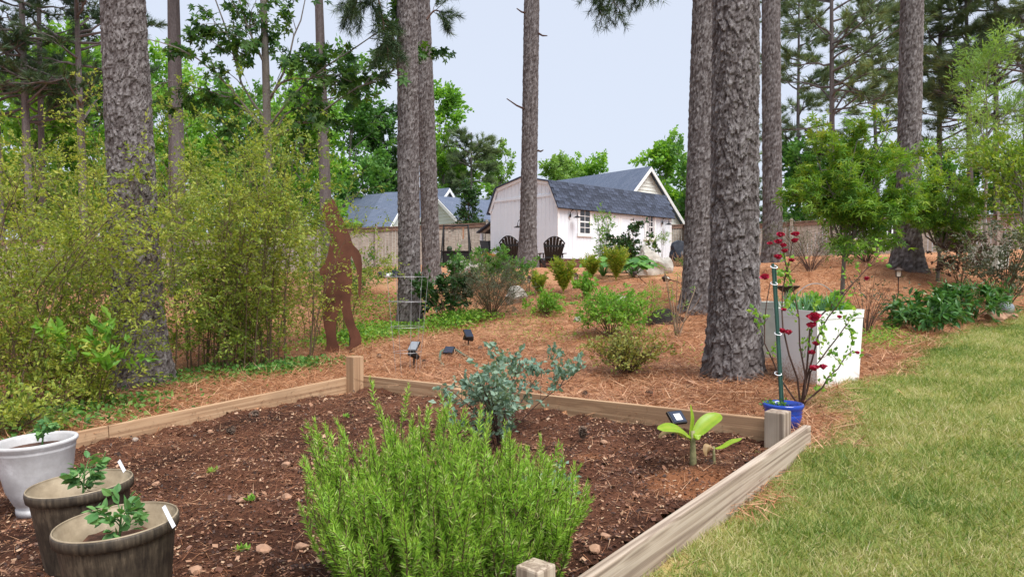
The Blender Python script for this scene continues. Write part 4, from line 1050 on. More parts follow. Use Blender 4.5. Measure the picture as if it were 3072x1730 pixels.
shrub('leafy_shrub', 'low green bush outside the left board near the white pot', Gd(20, 5.6), .6, .6, 228, 'shrub_olive', 14, 120, 300, 2600, .045, LEAF, .006, 'shrub_twig', tw_len=.25, flat=.5, tmin=.1)
# garden shrubs and perennials
shrub('laurel_shrub', 'glossy dark green broad leaved shrub right of the paired pines', Gd(1345, 12.4), 1.15, .55, 231, 'dark_leaf', 14, 90, 90, 2300, .095, LEAF, .01, tw_len=.3, flat=.3)
shrub('laurel_shrub', 'upright glossy leaved shoot beside the black table', Gd(1385, 12.8), 1.5, .3, 232, 'mid_leaf', 5, 40, 0, 650, .085, LEAF, .008, tw_len=.2, flat=.3)
shrub('twiggy_shrub', 'grey green twiggy shrub in front of the lone pine', Gd(1475, 12.0), 1.1, .75, 233, 'grey_leaf', 46, 380, 700, 8000, .045, LEAFN, .006, tw_len=.3, jit=.5)
shrub('leafy_shrub', 'green leafy shrub below the empty chairs', Gd(1490, 15.4), .85, .95, 234, 'mid_leaf', 22, 170, 200, 3800, .07, LEAF, .006, tw_len=.25)
shrub('spirea_shrub', 'bright lime green rounded shrub in the middle of the straw slope', G(1830, 1012), .66, .46, 235, 'bright_leaf', 26, 200, 300, 4200, .05, LEAF, .006, tw_len=.28, flat=.4, tmin=.4)
shrub('spirea_shrub', 'smaller lime green shrub left of the bright rounded shrub', Gd(1640, 11.8), .42, .35, 236, 'bright_leaf', 14, 90, 90, 1500, .055, LEAF, .005, tw_len=.2, flat=.4)
shrub('spirea_shrub', 'feathery green shrub next to the heap of black soil', Gd(1945, 10.6), .62, .35, 237, 'bright_leaf', 10, 70, 60, 900, .06, LEAFN, .005, tw_len=.2)
shrub('azalea', 'low twiggy yellow green azalea in front of the thickest pine', G(1880, 1128), .44, .36, 238, 'azalea_leaf', 40, 260, 380, 1900, .036, LEAFW, .005, 'redtwig', tw_len=.18, flat=.5, tmin=.3, upb=.35)
shrub('upright_holly', 'narrow upright small leaved tree against the white shed', Gd(1805, 20.5), 2.15, .27, 239, 'bright_leaf', 9, 130, 200, 2000, .055, LEAF, .008, 'grey_bark', arch=.1, tw_len=.3, tmin=.15, upb=.6)
shrub('viburnum', 'dark green broad shrub in front of the shed doors', Gd(1885, 20.0), 1.4, .72, 240, 'dark_leaf', 16, 120, 160, 2300, .09, LEAFW, .01, tw_len=.3)
shrub('thin_sapling', 'wispy green sapling behind the white boulder', Gd(1985, 18.6), 1.15, .5, 241, 'pale_leaf', 6, 34, 30, 420, .08, LEAFN, .006, tw_len=.25, tmin=.65)
shrub('grey_green_shrub', 'sprawling grey green shrub at the right edge', Gd(3010, 10.6), 1.5, .85, 242, 'grey_leaf', 26, 160, 260, 2600, .055, LEAF, .009, tw_len=.4, tmin=.2)
shrub('burgundy_shrub', 'dark reddish leaved shrub beside the smaller maple', Gd(2880, 12.2), 1.25, .4, 243, 'burgundy_leaf', 9, 60, 50, 800, .075, LEAF, .008, tw_len=.25)
shrub('bare_shrub', 'bare twiggy grey shrub behind the larger maple trunk', Gd(2600, 14.5), 1.0, 1.0, 244, 'grey_leaf', 44, 260, 380, 900, .04, LEAFN, .006, 'redtwig', tw_len=.4)
shrub('bare_shrub', 'grey green thin leaved shrub behind the rose and planter', Gd(2430, 14.0), 1.1, .9, 245, 'grey_leaf', 30, 200, 300, 3000, .05, LEAFN, .006, 'redtwig', tw_len=.35)
shrub('bare_shrub', 'low bare stemmed shrub right of the larger maple trunk', Gd(2600, 8.6), .95, .5, 246, 'grey_leaf', 14, 70, 60, 160, .04, LEAF, .006, 'redtwig', tw_len=.3)
shrub('leafy_shrub', 'small dark green leafy shrub under the white bench', Gd(2628, 17.5), .7, .35, 247, 'dark_leaf', 8, 50, 40, 500, .09, LEAFN, .006, tw_len=.2)
shrub('dormant_shrub', 'bare pale stems sprouting from the straw beside the pine roots', G(2030, 1010), 1.05, .42, 248, 'bright_leaf', 8, 8, 0, 60, .05, LEAFN, .011, 'tan_twig', tw_len=.12, arch=.2, tmin=.05, wob=.16)
shrub('leafy_shrub', 'low green bush behind the paired pines', Gd(1010, 14.5), 1.1, 1.0, 249, 'mid_leaf', 20, 120, 200, 3000, .06, LEAF, .006, tw_len=.3)
shrub('leafy_shrub', 'small blue green bush right of the tarped heap', Gd(2075, 16.5), .45, .3, 250, 'mid_leaf', 20, 60, 0, 900, .07, LEAFN, .004, tw_len=.15)
shrub('leafy_shrub', 'light green leafy plant between the ferns', Gd(1760, 13.0), .5, .24, 251, 'bright_leaf', 8, 50, 0, 420, .08, LEAFW, .005, tw_len=.15)
shrub('hydrangea', 'small dark leafy plant by the right rocks', Gd(2930, 9.9), .5, .4, 252, 'peony_leaf', 14, 60, 70, 800, .10, LEAFN, .006, tw_len=.25, tmin=.5)
shrub('blueberry', 'blue green leaved shrub growing against the back board of the bed', at(1500, 1235, 4.75)*[1, 1, 0]+[0, 0, float(soil_z(at(1500, 1235, 4.75)[0], 4.75))], .78, .50, 253, 'blue_leaf', 14, 80, 140, 1800, .044, LEAFW, .006, 'redtwig', tw_len=.24, flat=.45, tmin=.15, upb=.3)
shrub('blueberry', 'second small blue green plant half hidden by the rosemary', at(1690, 1440, 3.35)*[1, 1, 0]+[0, 0, float(soil_z(at(1690, 1440, 3.35)[0], 3.35))], .28, .16, 254, 'blue_leaf', 7, 22, 20, 220, .036, LEAFW, .004, 'redtwig', tw_len=.1, flat=.45)

def peony(label, base, H, r, seed, n=16):
    g = R(seed); base = np.asarray(base, float); root = thing('peony', label, 'plant', base, group='peonies at the lawn edge')
    a = g.uniform(0, 2*np.pi, n); o = np.sqrt(g.uniform(.05, 1, n))*r*.7; u = np.linspace(0, 1, 6)
    P = np.stack([base[0]+np.cos(a)[:, None]*o[:, None]*u, base[1]+np.sin(a)[:, None]*o[:, None]*u, base[2]-.02+(H*g.uniform(.55, .95, n))[:, None]*u**.8], -1)
    tw = sprout(P, n*6, .5, 1, r*.42, 62, up=.1, droop=.35, g=g)
    part('stems', merge([tubes(P, .006, .004, 5), tubes(tw, .003, .002, 3)]), M['mid_leaf'], root, None)
    p, d = on_paths(tw, n*40, .45, 1.0, .015, g)
    VT, rn = leaves(p, d, .125*g.uniform(.65, 1.1, len(p)), LEAF6, g, flat=.75, jit=.55, width=.75); part('foliage', VT, M['peony_leaf'], root, rn)
peony('front dark green peony clump at the lawn edge', G(2775, 1000), .40, .52, 261, 12)
peony('rear dark green peony clump nearest the lantern', Gd(2770, 9.6), .42, .5, 262, 12)
peony('right dark green peony clump near the rocks', G(2905, 972), .48, .55, 263, 14)

def fern(label, base, H, seed, n=20):
    g = R(seed); base = np.asarray(base, float); root = thing('fern', label, 'fern', base, group='yellow green ferns on the slope')
    a = g.uniform(0, 2*np.pi, n); o = H*.42*np.sqrt(g.random(n)); u = np.linspace(0, 1, 8)
    P = np.stack([base[0]+np.cos(a)[:, None]*o[:, None]*u**1.6, base[1]+np.sin(a)[:, None]*o[:, None]*u**1.6, base[2]-.02+(H*g.uniform(.65, 1.05, n))[:, None]*(u*1.15-.15*u**3)], -1)
    part('fronds', tubes(P, .005, .002, 3), M['fern_leaf'], root, np.full(n*8*3, .7))
    k = 26; idx = np.repeat(np.arange(n), k*2); t = np.tile(np.repeat(np.linspace(.2, 1, k), 2), n)
    p, tg = at_path(P, idx, t); sgn = np.tile([1., -1.], n*k)[:, None]
    side = unit(np.cross(tg, np.array([0, 0, 1.])+g.normal(0, .3, (len(p), 3))))*sgn
    sz = .125*np.sin(np.pi*np.clip(.12+.9*(1-t), 0, 1))**.8
    VT, rn = leaves(p, side+tg*.7, sz, LEAFN, g, flat=.3, jit=.12, width=1.5); part('leaflets', VT, M['fern_leaf'], root, rn)
fern('small yellow green fern left of the upright lantern', Gd(1617, 14.0), .48, 271, 14)
fern('yellow green fern directly beside the upright lantern', Gd(1690, 13.8), .72, 272, 26)
fern('yellow green fern left of the hostas', Gd(1772, 15.2), .6, 273, 16)
fern('yellow green fern between the two hostas', Gd(1848, 14.8), .72, 274, 26)

def hosta(label, base, r, seed, n=34, mat='hosta_leaf', size=.26, H=.4):
    g = R(seed); base = np.asarray(base, float); root = thing('hosta', label, 'plant', base, group='hostas below the shed')
    a = g.uniform(0, 2*np.pi, n); e = g.uniform(.25, 1.0, n); u = np.linspace(0, 1, 5)
    P = np.stack([base[0]+np.cos(a)[:, None]*(r*e)[:, None]*u, base[1]+np.sin(a)[:, None]*(r*e)[:, None]*u, base[2]-.02+(H*(1.15-.6*e))[:, None]*u**.7], -1)
    part('stalks', tubes(P, .006, .004, 4), M['mid_leaf'], root)
    d = np.stack([np.cos(a), np.sin(a), -.35+0*a], -1)
    VT, rn = leaves(P[:, -1], d, size*g.uniform(.75, 1.2, n), LEAF6, g, flat=.92, jit=.15, width=1.5); part('foliage', VT, M[mat], root, rn)
hosta('broad leaved hosta under the narrow upright tree', Gd(1808, 16.2), .5, 281, 44, H=.52)
hosta('broad leaved hosta left of the white boulder', Gd(1900, 15.8), .55, 282, 50, H=.5)

# ground cover and weeds
def cover(name, label, pts, mat, size, seed, T=LEAFW, h=.12, cat='ground cover'):
    g = R(seed); P = []
    for px, d, r, n in pts:
        c = Gd(px, d); q = c[None]+g.normal(0, 1, (n, 3))*[r*.5, r*.5, 0]; q[:, 2] = Z(q[:, 0], q[:, 1])+g.uniform(0.0, h, n)*np.exp(-((q[:, 0]-c[0])**2+(q[:, 1]-c[1])**2)/(r*r)); P.append(q)
    P = np.concatenate(P); P = P[poly_dist(P[:, 0], P[:, 1], BEDP) < -.05]
    VT, rn = leaves(P, g.normal(0, 1, (len(P), 3))*[1, 1, .3]+[0, 0, .5], size*g.uniform(.6, 1.3, len(P)), T, g, flat=.6, jit=.3)
    o = single(name, label, cat, VT, M[mat], Gd(pts[0][0], pts[0][1]), rn, kind='stuff')
cover('ground_cover', 'ivy and low weeds under the shrubs outside the bed', [(60, 5.9, 1.2, 1100), (250, 6.3, .9, 700), (-60, 6.4, 1.2, 500), (330, 6.6, .5, 160), (700, 8.6, .9, 900), (900, 8.9, .6, 700), (500, 8.0, .8, 500), (820, 8.5, .5, 500)], 'mid_leaf', .05, 291)
cover('ground_cover', 'leafy green ground cover around the paired pines', [(1120, 12.2, .9, 1500), (1060, 11.4, .8, 1300), (1180, 13.8, 1.2, 1100), (1345, 12.2, .8, 1500), (1400, 11.8, .6, 700)], 'bright_leaf', .055, 292, h=.25)
cover('ground_cover', 'scattered green seedlings on the straw slope', [(1560, 10.8, .6, 160), (1610, 9.8, .5, 120), (1700, 9.8, .5, 120), (1900, 10.0, .4, 120), (1985, 9.8, .4, 90), (1650, 11.5, .8, 240), (1960, 8.6, .5, 60), (2045, 7.8, .5, 60), (1730, 12.4, .7, 220), (1850, 12.8, .9, 160), (2010, 13.2, .6, 120), (2060, 15.0, .8, 200), (1560, 15.5, .9, 300), (2660, 8.3, .35, 500), (2630, 7.9, .3, 300)], 'bright_leaf', .055, 293, LEAFN, .16)

# ------------------------------------------------------------------ rosemary
g = R(401)
rc = at(1335, 1690, 2.76); rc = np.array([rc[0], rc[1], float(soil_z(rc[0], rc[1]))])
ros = thing('rosemary_bush', 'large bright green rosemary bush in the foreground of the bed', 'shrub', rc)
ns = 210
a = g.uniform(0, 2*np.pi, ns); o = np.sqrt(g.random(ns)); u = np.linspace(0, 1, 7)
ox = np.cos(a)*o*.54; oy = np.sin(a)*o*.42
top_h = .57*(1-.30*o**2.4)*g.uniform(.66, 1.12, ns)*(1-.28*np.clip(ox+.05, 0, 1))+.10*np.exp(-((ox+.13)**2+(oy-.05)**2)/.02)
top_h = top_h+.13*((ox < -.38) & (np.abs(oy) < .25) & (g.random(ns) < .5))
P = np.stack([rc[0]+ox[:, None]*(.72+.28*u**.8), rc[1]+oy[:, None]*(.72+.28*u**.8), rc[2]-.02+top_h[:, None]*u**1.15], -1)
P[:, 1:] += np.cumsum(g.normal(0, .011, (ns, 6, 3)), 1)
P += (g.normal(0, .055, (ns, 1, 3))*[1, 1, 0])*(u**1.5)[None, :, None]
sd_ = sprout(P, 700, .25, .92, .17, 26, up=.75, g=g, wob=.04, s=7)
allp = np.concatenate([P, sd_])
part('stems', merge([tubes(P, .0055, .002, 3), tubes(sd_, .0025, .0012, 3)]), M['twig'], ros)
n = 135000
ln = np.concatenate([np.full(ns, .62), np.full(len(sd_), .2)]); pr = ln/ln.sum()
idx = g.choice(len(allp), n, p=pr); t = g.uniform(.12, 1, n)
p, tg = at_path(allp, idx, t)
side = unit(np.cross(tg, g.normal(size=(n, 3))))
up_ = np.clip(t, 0, 1)[:, None]
VT, rn = leaves(p, side*(1.0-.55*up_**4)+tg*(.75+.6*up_**4), .029*g.uniform(.6, 1.2, n)*(1-.35*t**6), NEED, g, jit=.14, rnd=np.clip(.18+.42*g.random(n)+.28*t**2*g.random(n)+.9*(g.random(n) < .06), 0, 1), width=1.35)
part('foliage', VT, M['rosemary'], ros, rn)

# ------------------------------------------------------------------ pots
def soil_pt(px, py):
    r = ray(px, py); y = np.arange(1.3, 7.5, .005); k = y/r[1]; h = CAMZ+k*r[2]-soil_z(k*r[0], y); i = np.where(h < 0)[0][0]
    return np.array([k[i]*r[0], y[i], float(soil_z(k[i]*r[0], y[i]))])
def seedling(name, label, base, H, seed, n=9, size=.045, cat='seedling'):
    g = R(seed); base = np.asarray(base, float); root = thing(name, label, cat, base)
    st = base+np.stack([np.linspace(0, .01, 5), np.linspace(0, .008, 5), np.linspace(-.01, H*.8, 5)], -1)
    br = sprout(st[None], n, .3, 1.0, H*.62, 55, up=.35, droop=.35, g=g)
    part('stem', merge([tubes(st[None], .005, .003, 6), tubes(br, .0024, .0014, 4)]), M['tomato_leaf'], root)
    p, d = on_paths(br, n*9, .4, 1, .008, g); VT, rn = leaves(p, d, size*g.uniform(.6, 1.2, len(p)), LEAF6, g, flat=.6, jit=.6, width=1.1)
    part('foliage', VT, M['tomato_leaf'], root, rn)
    return root
def tilted(root, rx, ry): root.rotation_euler = (rx, ry, 0)
def brown_pot(label, px, py, r, h, d, tilt, seed, tagside):
    # px,py: centre of the rim opening in the photo; r rim radius; stands on the bed soil
    c = at(px, py, d); zb = float(soil_z(c[0], c[1]))-.01
    h = max(h, c[2]-zb)
    root = thing('plant_pot', label, 'pot', (c[0]-h*tilt[1], c[1]+h*tilt[0], zb), group='brown plastic pots')
    pr = [(0, .004), (r*.70, .004), (r*.715, .0), (r*.74, .02), (r*.92, h-.05), (r*.93, h-.045), (r*.985, h-.04), (r*1.0, h-.02), (r*1.0, h-.006), (r*.985, h), (r*.955, h)]
    part('body', lathe(pr, 72), M['pot_brown'], root, smooth=True, local=True)
    part('inner_wall', lathe([(r*.955, h), (r*.95, h-.010), (r*.915, h-.014), (r*.905, h-.035), (r*.88, h-.037), (r*.80, h-.16)], 72), M['pot_inner'], root, smooth=True, local=True)
    part('rim_edge', lathe([(r*.958, h+.0005), (r*.962, h+.004), (r*.978, h+.004), (r*.984, h+.0005)], 72), M['pot_inner'], root, smooth=True, local=True)
    g = R(seed); k = 40; th = np.linspace(0, 2*np.pi, k, endpoint=False)
    rr = np.linspace(0, 1, 9)[:, None]*r*.84; X = rr*np.cos(th); Y = rr*np.sin(th)
    Zs = h-.088+.035*np.exp(-((X+.05)**2+(Y+.02)**2)/.004)+(nz(X, Y, 40, seed)-.5)*.022+(nz(X, Y, 15, seed)-.5)*.02
    i = (np.arange(8)*k)[:, None]; j = np.arange(k)[None]; j2 = (j+1) % k
    part('soil', (np.stack([X, Y, Zs], -1).reshape(-1, 3), np.stack([i+j, i+j2, i+k+j2, i+k+j], -1).reshape(-1, 4)), M['soil_pot'], root, local=True)
    tilted(root, *tilt)
    s = seedling('tomato_seedling', 'young tomato seedling in the '+label.split(' pot')[0]+' pot', (c[0]+.005, c[1], zb+h-.10), .19, seed+5, 10, .05)
    ta_, tb2 = at(*tagside[0], d-.03), at(*tagside[1], d-.06); tp = (ta_+tb2)/2; dd_ = unit(tb2-ta_); ss_ = unit(np.cross(dd_, [0, 1, 0])); L_ = np.linalg.norm(tb2-ta_)
    single('plant_tag', 'white plastic plant tag stuck at the rim of the '+label.split(' pot')[0]+' pot', 'plant tag', xf(box((0, 0, 0), (.015, .0015, L_*1.1)), M=np.stack([ss_, np.cross(dd_, ss_), dd_], 1), t=tp), M['tag'], tp)
    return root
d3 = 2.58; brown_pot('front weathered brown plastic pot nearest the camera', 350, 1562, .208, .30, d3, (.02, -.05), 411, ((492, 1520), (521, 1577)))
d2 = 3.08; brown_pot('rear weathered brown plastic pot beside the white one', 241, 1448, .207, .30, d2, (.02, -.05), 412, ((357, 1382), (373, 1412)))
# white pot
c = at(118, 1316, 3.85); r, zb = .200, float(soil_z(at(118, 1318, 3.85)[0], 3.85))-.008
h = c[2]-zb
wp = thing('plant_pot', 'white speckled resin pot standing on a small foot at the left', 'pot', (c[0], c[1], zb))
part('body', lathe([(0, .0), (r*.55, .0), (r*.56, .035), (r*.52, .045), (r*.60, .065), (r*.76, .14), (r*.86, h*.62), (r*.925, h-.055), (r*.94, h-.05), (r*.935, h-.046), (r*.945, h-.033), (r*.96, h-.03), (r*.955, h-.026), (r*1.0, h-.018), (r*1.005, h-.008), (r*.99, h), (r*.92, h), (r*.88, h-.012), (r*.84, h-.06)], 72), M['pot_white'], wp, smooth=True, local=True)
part('soil', lathe([(0.0, h-.045), (r*.86, h-.05)], 48), M['soil_pot'], wp, local=True)
tilted(wp, .02, -.04)
seedling('pepper_seedling', 'pale young seedling growing in the white resin pot', (c[0]+.0, c[1]+.02, zb+h-.045), .15, 431, 7, .045)

# ------------------------------------------------------------------ banana plants
def banana(label, base, leavesdef, H, r=.022):
    base = np.asarray(base, float); root = thing('banana_plant', label, 'plant', base)
    st = base+np.stack([np.linspace(0, -.005, 5), np.zeros(5), np.linspace(-.03, H, 5)], -1)
    part('stem', tubes(st[None], r, r*.55, 10, True), M['banana_stem'], root, smooth=True)
    for pts, w, fold, mt in leavesdef:
        pts = np.array(pts, float); s_ = 12; path = sp_path(pts, s_)
        for _ in range(2): path[1:-1] = (path[:-2]+2*path[1:-1]+path[2:])/4
        u = np.linspace(0, 1, s_); ww = w*np.clip(np.sin(np.pi*(u*.9+.06)), .02, 1)**.7; ww[-1] = .002
        tg = unit(np.gradient(path, axis=0)); sd = unit(np.cross(tg, [0.15, -.35, 1.])); nn = np.cross(sd, tg)
        cols = []
        for q in (-1, -.5, 0, .5, 1): cols.append(path+sd*(q*ww*math.cos(fold))[:, None]+nn*((abs(q)*math.sin(fold)-.25*q*q)*ww)[:, None]+nn*(.004*np.sin(u*60)*abs(q))[:, None])
        V = np.stack(cols, 1).reshape(-1, 3); i = (np.arange(s_-1)*5)[:, None]; j = np.arange(4)[None]
        T = np.stack([i+j, i+j+1, i+5+j+1, i+5+j], -1).reshape(-1, 4)
        part('leaf', (V, T), M[mt], root, np.clip(np.repeat(.25+.25*np.sin(u*23)**2, 5)+np.tile([.1, 0, .45, 0, .1], s_), 0, 1), smooth=True)
bb = soil_pt(2080, 1395); d = bb[1]
banana('young banana plant with two unfurled lime green leaves in the bed', bb, [
    ([at(2072, 1310, d), at(2045, 1288, d-.02), at(2005, 1280, d-.05), at(1972, 1285, d-.08)], .052, .25, 'banana_leaf'),
    ([at(2082, 1310, d), at(2110, 1280, d+.03), at(2145, 1255, d+.06), at(2160, 1240, d+.08)], .062, .55, 'banana_leaf'),
    ([at(2070, 1320, d), at(2072, 1280, d), at(2074, 1245, d), at(2072, 1212, d)], .020, .9, 'banana_leaf'),
    ([at(2086, 1318, d), at(2092, 1300, d-.05), at(2096, 1318, d-.07)], .022, .3, 'banana_leaf'),
    ([at(2066, 1318, d), at(2030, 1290, d+.02), at(1985, 1300, d+.02), at(1975, 1312, d+.02)], .022, .3, 'dead_leaf')], .20)
bb2 = soil_pt(2143, 1390); d = bb2[1]
banana('small banana sucker with one green and one withered leaf', bb2, [
    ([at(2146, 1345, d), at(2175, 1338, d), at(2205, 1322, d), at(2226, 1313, d)], .022, .5, 'banana_leaf'),
    ([at(2142, 1345, d), at(2125, 1330, d-.02), at(2118, 1350, d-.03), at(2120, 1368, d-.03)], .022, .2, 'dead_leaf')], .10, .011)

# ------------------------------------------------------------------ solar lights
def frame_from(d, upish=(0, 0, 1)):
    d = unit(np.array(d, float)); s_ = unit(np.cross(upish, d)); return np.stack([s_, d, np.cross(s_, d)], 1)
def panel_light(label, base, head, nrm, size=.13):
    base = np.asarray(base, float); root = thing('solar_light', label, 'solar light', base, group='solar garden lights')
    n_ = unit(np.array(nrm, float)); s_ = unit(np.cross([0, 0, 1.], n_)); t_ = np.cross(n_, s_); A = np.stack([s_, t_, n_], 1)
    part('stake', rod(base-[0, 0, .05], np.asarray(head)-n_*.02, .009), M['black'], root)
    part('housing', xf(bevbox((size, size*.85, .022), .004), M=A, t=head), M['black'], root)
    part('solar_cell', xf(box((0, 0, .0125), (size*.86, size*.72, .003)), M=A, t=head), M['panel'], root)
    part('joint', rod(np.asarray(head)-n_*.015, np.asarray(head)-n_*.05, .018), M['black'], root)
    return root
hb = soil_pt(2003, 1325); hd = at(2030, 1252, hb[1]+.12)
hb = np.array([hd[0]-.03, hd[1]+.02, float(soil_z(hd[0]-.03, hd[1]+.02))])
pl_ = panel_light('flat black solar light leaning at the back board beside the banana', hb, hd, (.28, -.62, .75), .115)
n_ = unit(np.array([.28, -.62, .75])); s_ = unit(np.cross([0, 0, 1.], n_)); t_ = np.cross(n_, s_)
part('lens', xf(box((.0, -.005, .0155), (.05, .05, .002)), M=np.stack([s_, t_, n_], 1), t=hd), M['tag'], pl_)
b1 = G(1342, 1068); panel_light('black solar light lying low next to the green hose', b1, at(1347, 1050, b1[1]), (-.25, -.6, .7), .14)
def spot(label, px, pyb, pyt, aim, seed):
    b = G(px, pyb); d = b[1]; hh = at(px, pyt, d); root = thing('solar_spotlight', label, 'solar light', b, group='solar garden lights')
    A = frame_from(aim); mid_ = b+(hh-b)*.42
    part('stake', rod(b-[0, 0, .06], mid_, .011), M['black'], root)
    part('spot_head', xf(lathe([(0, -.07), (.028, -.07), (.034, -.03), (.042, .03), (.046, .06), (.04, .06), (.0, .055)], 18), M=np.stack([A[:, 0], A[:, 2], A[:, 1]], 1), t=mid_+[0, 0, .045]), M['black'], root, smooth=True)
    n_ = unit(np.array([.3 if seed else -.2, -.55, .65])); s_ = unit(np.cross([0, 0, 1.], n_)); t_ = np.cross(n_, s_); A = np.stack([s_, t_, n_], 1)
    part('arm', rod(mid_, hh-n_*.03, .008), M['black'], root)
    hs = part('solar_panel', xf(bevbox((.115, .14, .02), .003), M=A, t=hh), M['black'], root)
    part('solar_cell', xf(box((0, 0, .0115), (.10, .125, .003)), M=A, t=hh), M['silver'] if not seed else M['panel'], hs)
spot('black solar spotlight with tilted grey panel inside the tomato cage', 1242, 1102, 1038, (-.5, -.6, .5), 0)
spot('black solar spotlight with raised panel behind the green hose', 1405, 1040, 1000, (-.8, -.3, .3), 1)
# hose
hp = [G(1380+0*1, 1078)]
hpts = [(1330, 1098), (1318, 1080), (1322, 1060), (1340, 1050), (1365, 1052), (1395, 1068), (1418, 1078)]
hp = np.array([G(x, y+4)+[0, 0, .02+.02*(1 < i < 5)] for i, (x, y) in enumerate(hpts)])
single('garden_hose', 'dull green hose looping out of the straw by the solar lights', 'hose', tubes(sp_path(hp, 22)[None], .016, .016, 8, True), M['hose'], hp[0], smooth=True)
hp = np.array([G(x, y)+[0, 0, .03] for x, y in [(1640, 1195), (1600, 1170), (1575, 1150), (1545, 1150), (1520, 1165)]])
single('garden_hose', 'teal hose piece lying behind the back board beyond the blue green shrub', 'hose', tubes(sp_path(hp, 18)[None], .012, .012, 8, True), M['hose'], hp[0], smooth=True)

# ------------------------------------------------------------------ tomato cage
cb = G(1222, 1120); d = cb[1]
cage = thing('tomato_cage', 'galvanised wire tomato cage standing in front of the paired pines', 'tomato cage', cb)
def ring(z, r, k=30):
    t_ = np.linspace(0, 2*np.pi, k); return np.stack([cb[0]+r*np.cos(t_), cb[1]+r*np.sin(t_), z+0*t_], -1)
levels = [(830, .235), (904, .21), (980, .185), (1055, .155)]
zt = [at(1222, py, d)[2] for py, _ in levels]
for z, (_, r) in zip(zt, levels): part('ring', tubes(ring(z, r)[None], .0024, .0024, 5), M['wire'], cage)
for a in (2.9, 4.35, 5.6, .35, 1.5):
    e = np.array([math.cos(a), math.sin(a), 0])
    pth = [cb+e*.242+[0, 0, zt[0]-cb[2]+.05]]+[np.array([cb[0], cb[1], z])+e*r for z, (_, r) in zip(zt, levels)]+[cb+e*.13+[0, 0, -.06]]
    part('wire_leg', tubes(sp_path(np.array(pth), 12)[None], .0022, .0022, 5), M['wire'], cage)

# ------------------------------------------------------------------ rusty silhouette figure
OUT = [(190, 85), (215, 130), (235, 185), (255, 225), (285, 290), (310, 345), (335, 420), (375, 460), (395, 500), (402, 560), (398, 640), (396, 720), (392, 770), (385, 805), (372, 770), (374, 720), (370, 650), (358, 590), (340, 540), (325, 500), (318, 520), (325, 600), (330, 680), (325, 750), (315, 820), (322, 880), (340, 960), (355, 1010), (385, 1060), (398, 1110), (395, 1140), (350, 1165), (300, 1185), (285, 1170), (315, 1145), (318, 1100), (300, 1040), (275, 980), (262, 930), (250, 880), (233, 900), (217, 960), (212, 1040), (217, 1110), (236, 1160), (232, 1200), (180, 1205), (130, 1225), (95, 1235), (92, 1215), (130, 1190), (145, 1150), (140, 1080), (125, 1010), (115, 940), (112, 850), (118, 780), (126, 700), (118, 650), (96, 640), (92, 600), (128, 560), (150, 500), (165, 430), (175, 370), (150, 310), (130, 250), (114, 200), (117, 150), (148, 100)]
fd = G(1050, 1058)[1]
fo = np.array([at(920+x/2.418, 560+y/2.418, fd) for x, y in OUT])
bm = bmesh.new(); cen = fo.mean(0)
vs = [bm.verts.new(p_) for p_ in fo]; f_ = bm.faces.new(vs)
ex_ = bmesh.ops.extrude_face_region(bm, geom=[f_]); bmesh.ops.translate(bm, vec=(0, .008, 0), verts=[v for v in ex_['geom'] if isinstance(v, bmesh.types.BMVert)])
bmesh.ops.recalc_face_normals(bm, faces=bm.faces); bmesh.ops.triangulate(bm, faces=bm.faces)
bm.verts.index_update(); FV = np.array([v.co[:] for v in bm.verts]); FT = np.array([[v.index for v in f.verts] for f in bm.faces]); bm.free()
fb = np.array([at(1050, 1058, fd)[0], fd, Z1(at(1050, 1058, fd)[0], fd)])
fig = thing('metal_silhouette', 'rusty brown sheet metal silhouette of a striding ape-like figure among the shrubs', 'yard art', fb)
part('plate', (FV, FT), M['rust'], fig)
sb = at(1052, 1000, fd+.03)
part('stake', box((sb[0], fd+.03, (sb[2]+fb[2]-.1)/2), (.035, .03, sb[2]-fb[2]+.1)), M['black'], fig)
sb = at(985, 1010, fd+.03); part('stake', box((sb[0], fd+.03, (sb[2]+fb[2]-.1)/2), (.035, .03, sb[2]-fb[2]+.1)), M['black'], fig)

# ------------------------------------------------------------------ rocks
def rock(label, c, s, seed, mat='stone_white', name='boulder', sink=.25, group=None, sub=3, rough=.28):
    g = R(seed); bm = bmesh.new(); bmesh.ops.create_icosphere(bm, subdivisions=sub, radius=1)
    V = np.array([v.co[:] for v in bm.verts]); bm.verts.index_update(); T = np.array([[v.index for v in f.verts] for f in bm.faces]); bm.free()
    for k in range(9):
        n_ = unit(g.normal(size=3)); dd = g.uniform(.55, .9); h_ = V@n_; V -= np.outer(np.clip(h_-dd, 0, None), n_)
    V *= (1+rough*(nz(V[:, 0]+V[:, 2], V[:, 1]-V[:, 2]*.5, 1.7, seed)-.5)+rough*.5*(nz(V[:, 0]*1.0-V[:, 1], V[:, 2], 4, seed)-.5))[:, None]
    V *= np.array(s)/2; c = np.array(c, float); V[:, 2] += s[2]*(.5-sink)
    return single(name, label, name.replace('_', ' '), (V+c, T), M[mat], c, group=group)
rock('large pale boulder in front of the shed corner', Gd(1952, 17.2), (.9, .6, 1.0), 501, sink=.22, sub=4, rough=.5)
rock('smaller pale boulder leaning on the left of the large one', Gd(1912, 17.5), (.5, .5, .42), 502, rough=.5)
rock('smaller pale boulder leaning on the right of the large one', Gd(1992, 17.3), (.42, .4, .55), 503)
rock('white boulder half hidden by the shrub under the lone pine', Gd(1548, 13.5), (.42, .35, .45), 504)
rock('flat pale boulder beside the black table', Gd(1420, 22), (.75, .6, .42), 505)
rock('small white rock at the left of the lime green shrub', Gd(1735, 11.2), (.16, .14, .15), 506)
rock('lumpy white rock below the fallen lanterns', Gd(1856, 12.6), (.30, .22, .2), 507)
rock('tan stone next to the lumpy white rock', Gd(1900, 13.0), (.2, .16, .12), 508, 'stone_tan', 'stone')
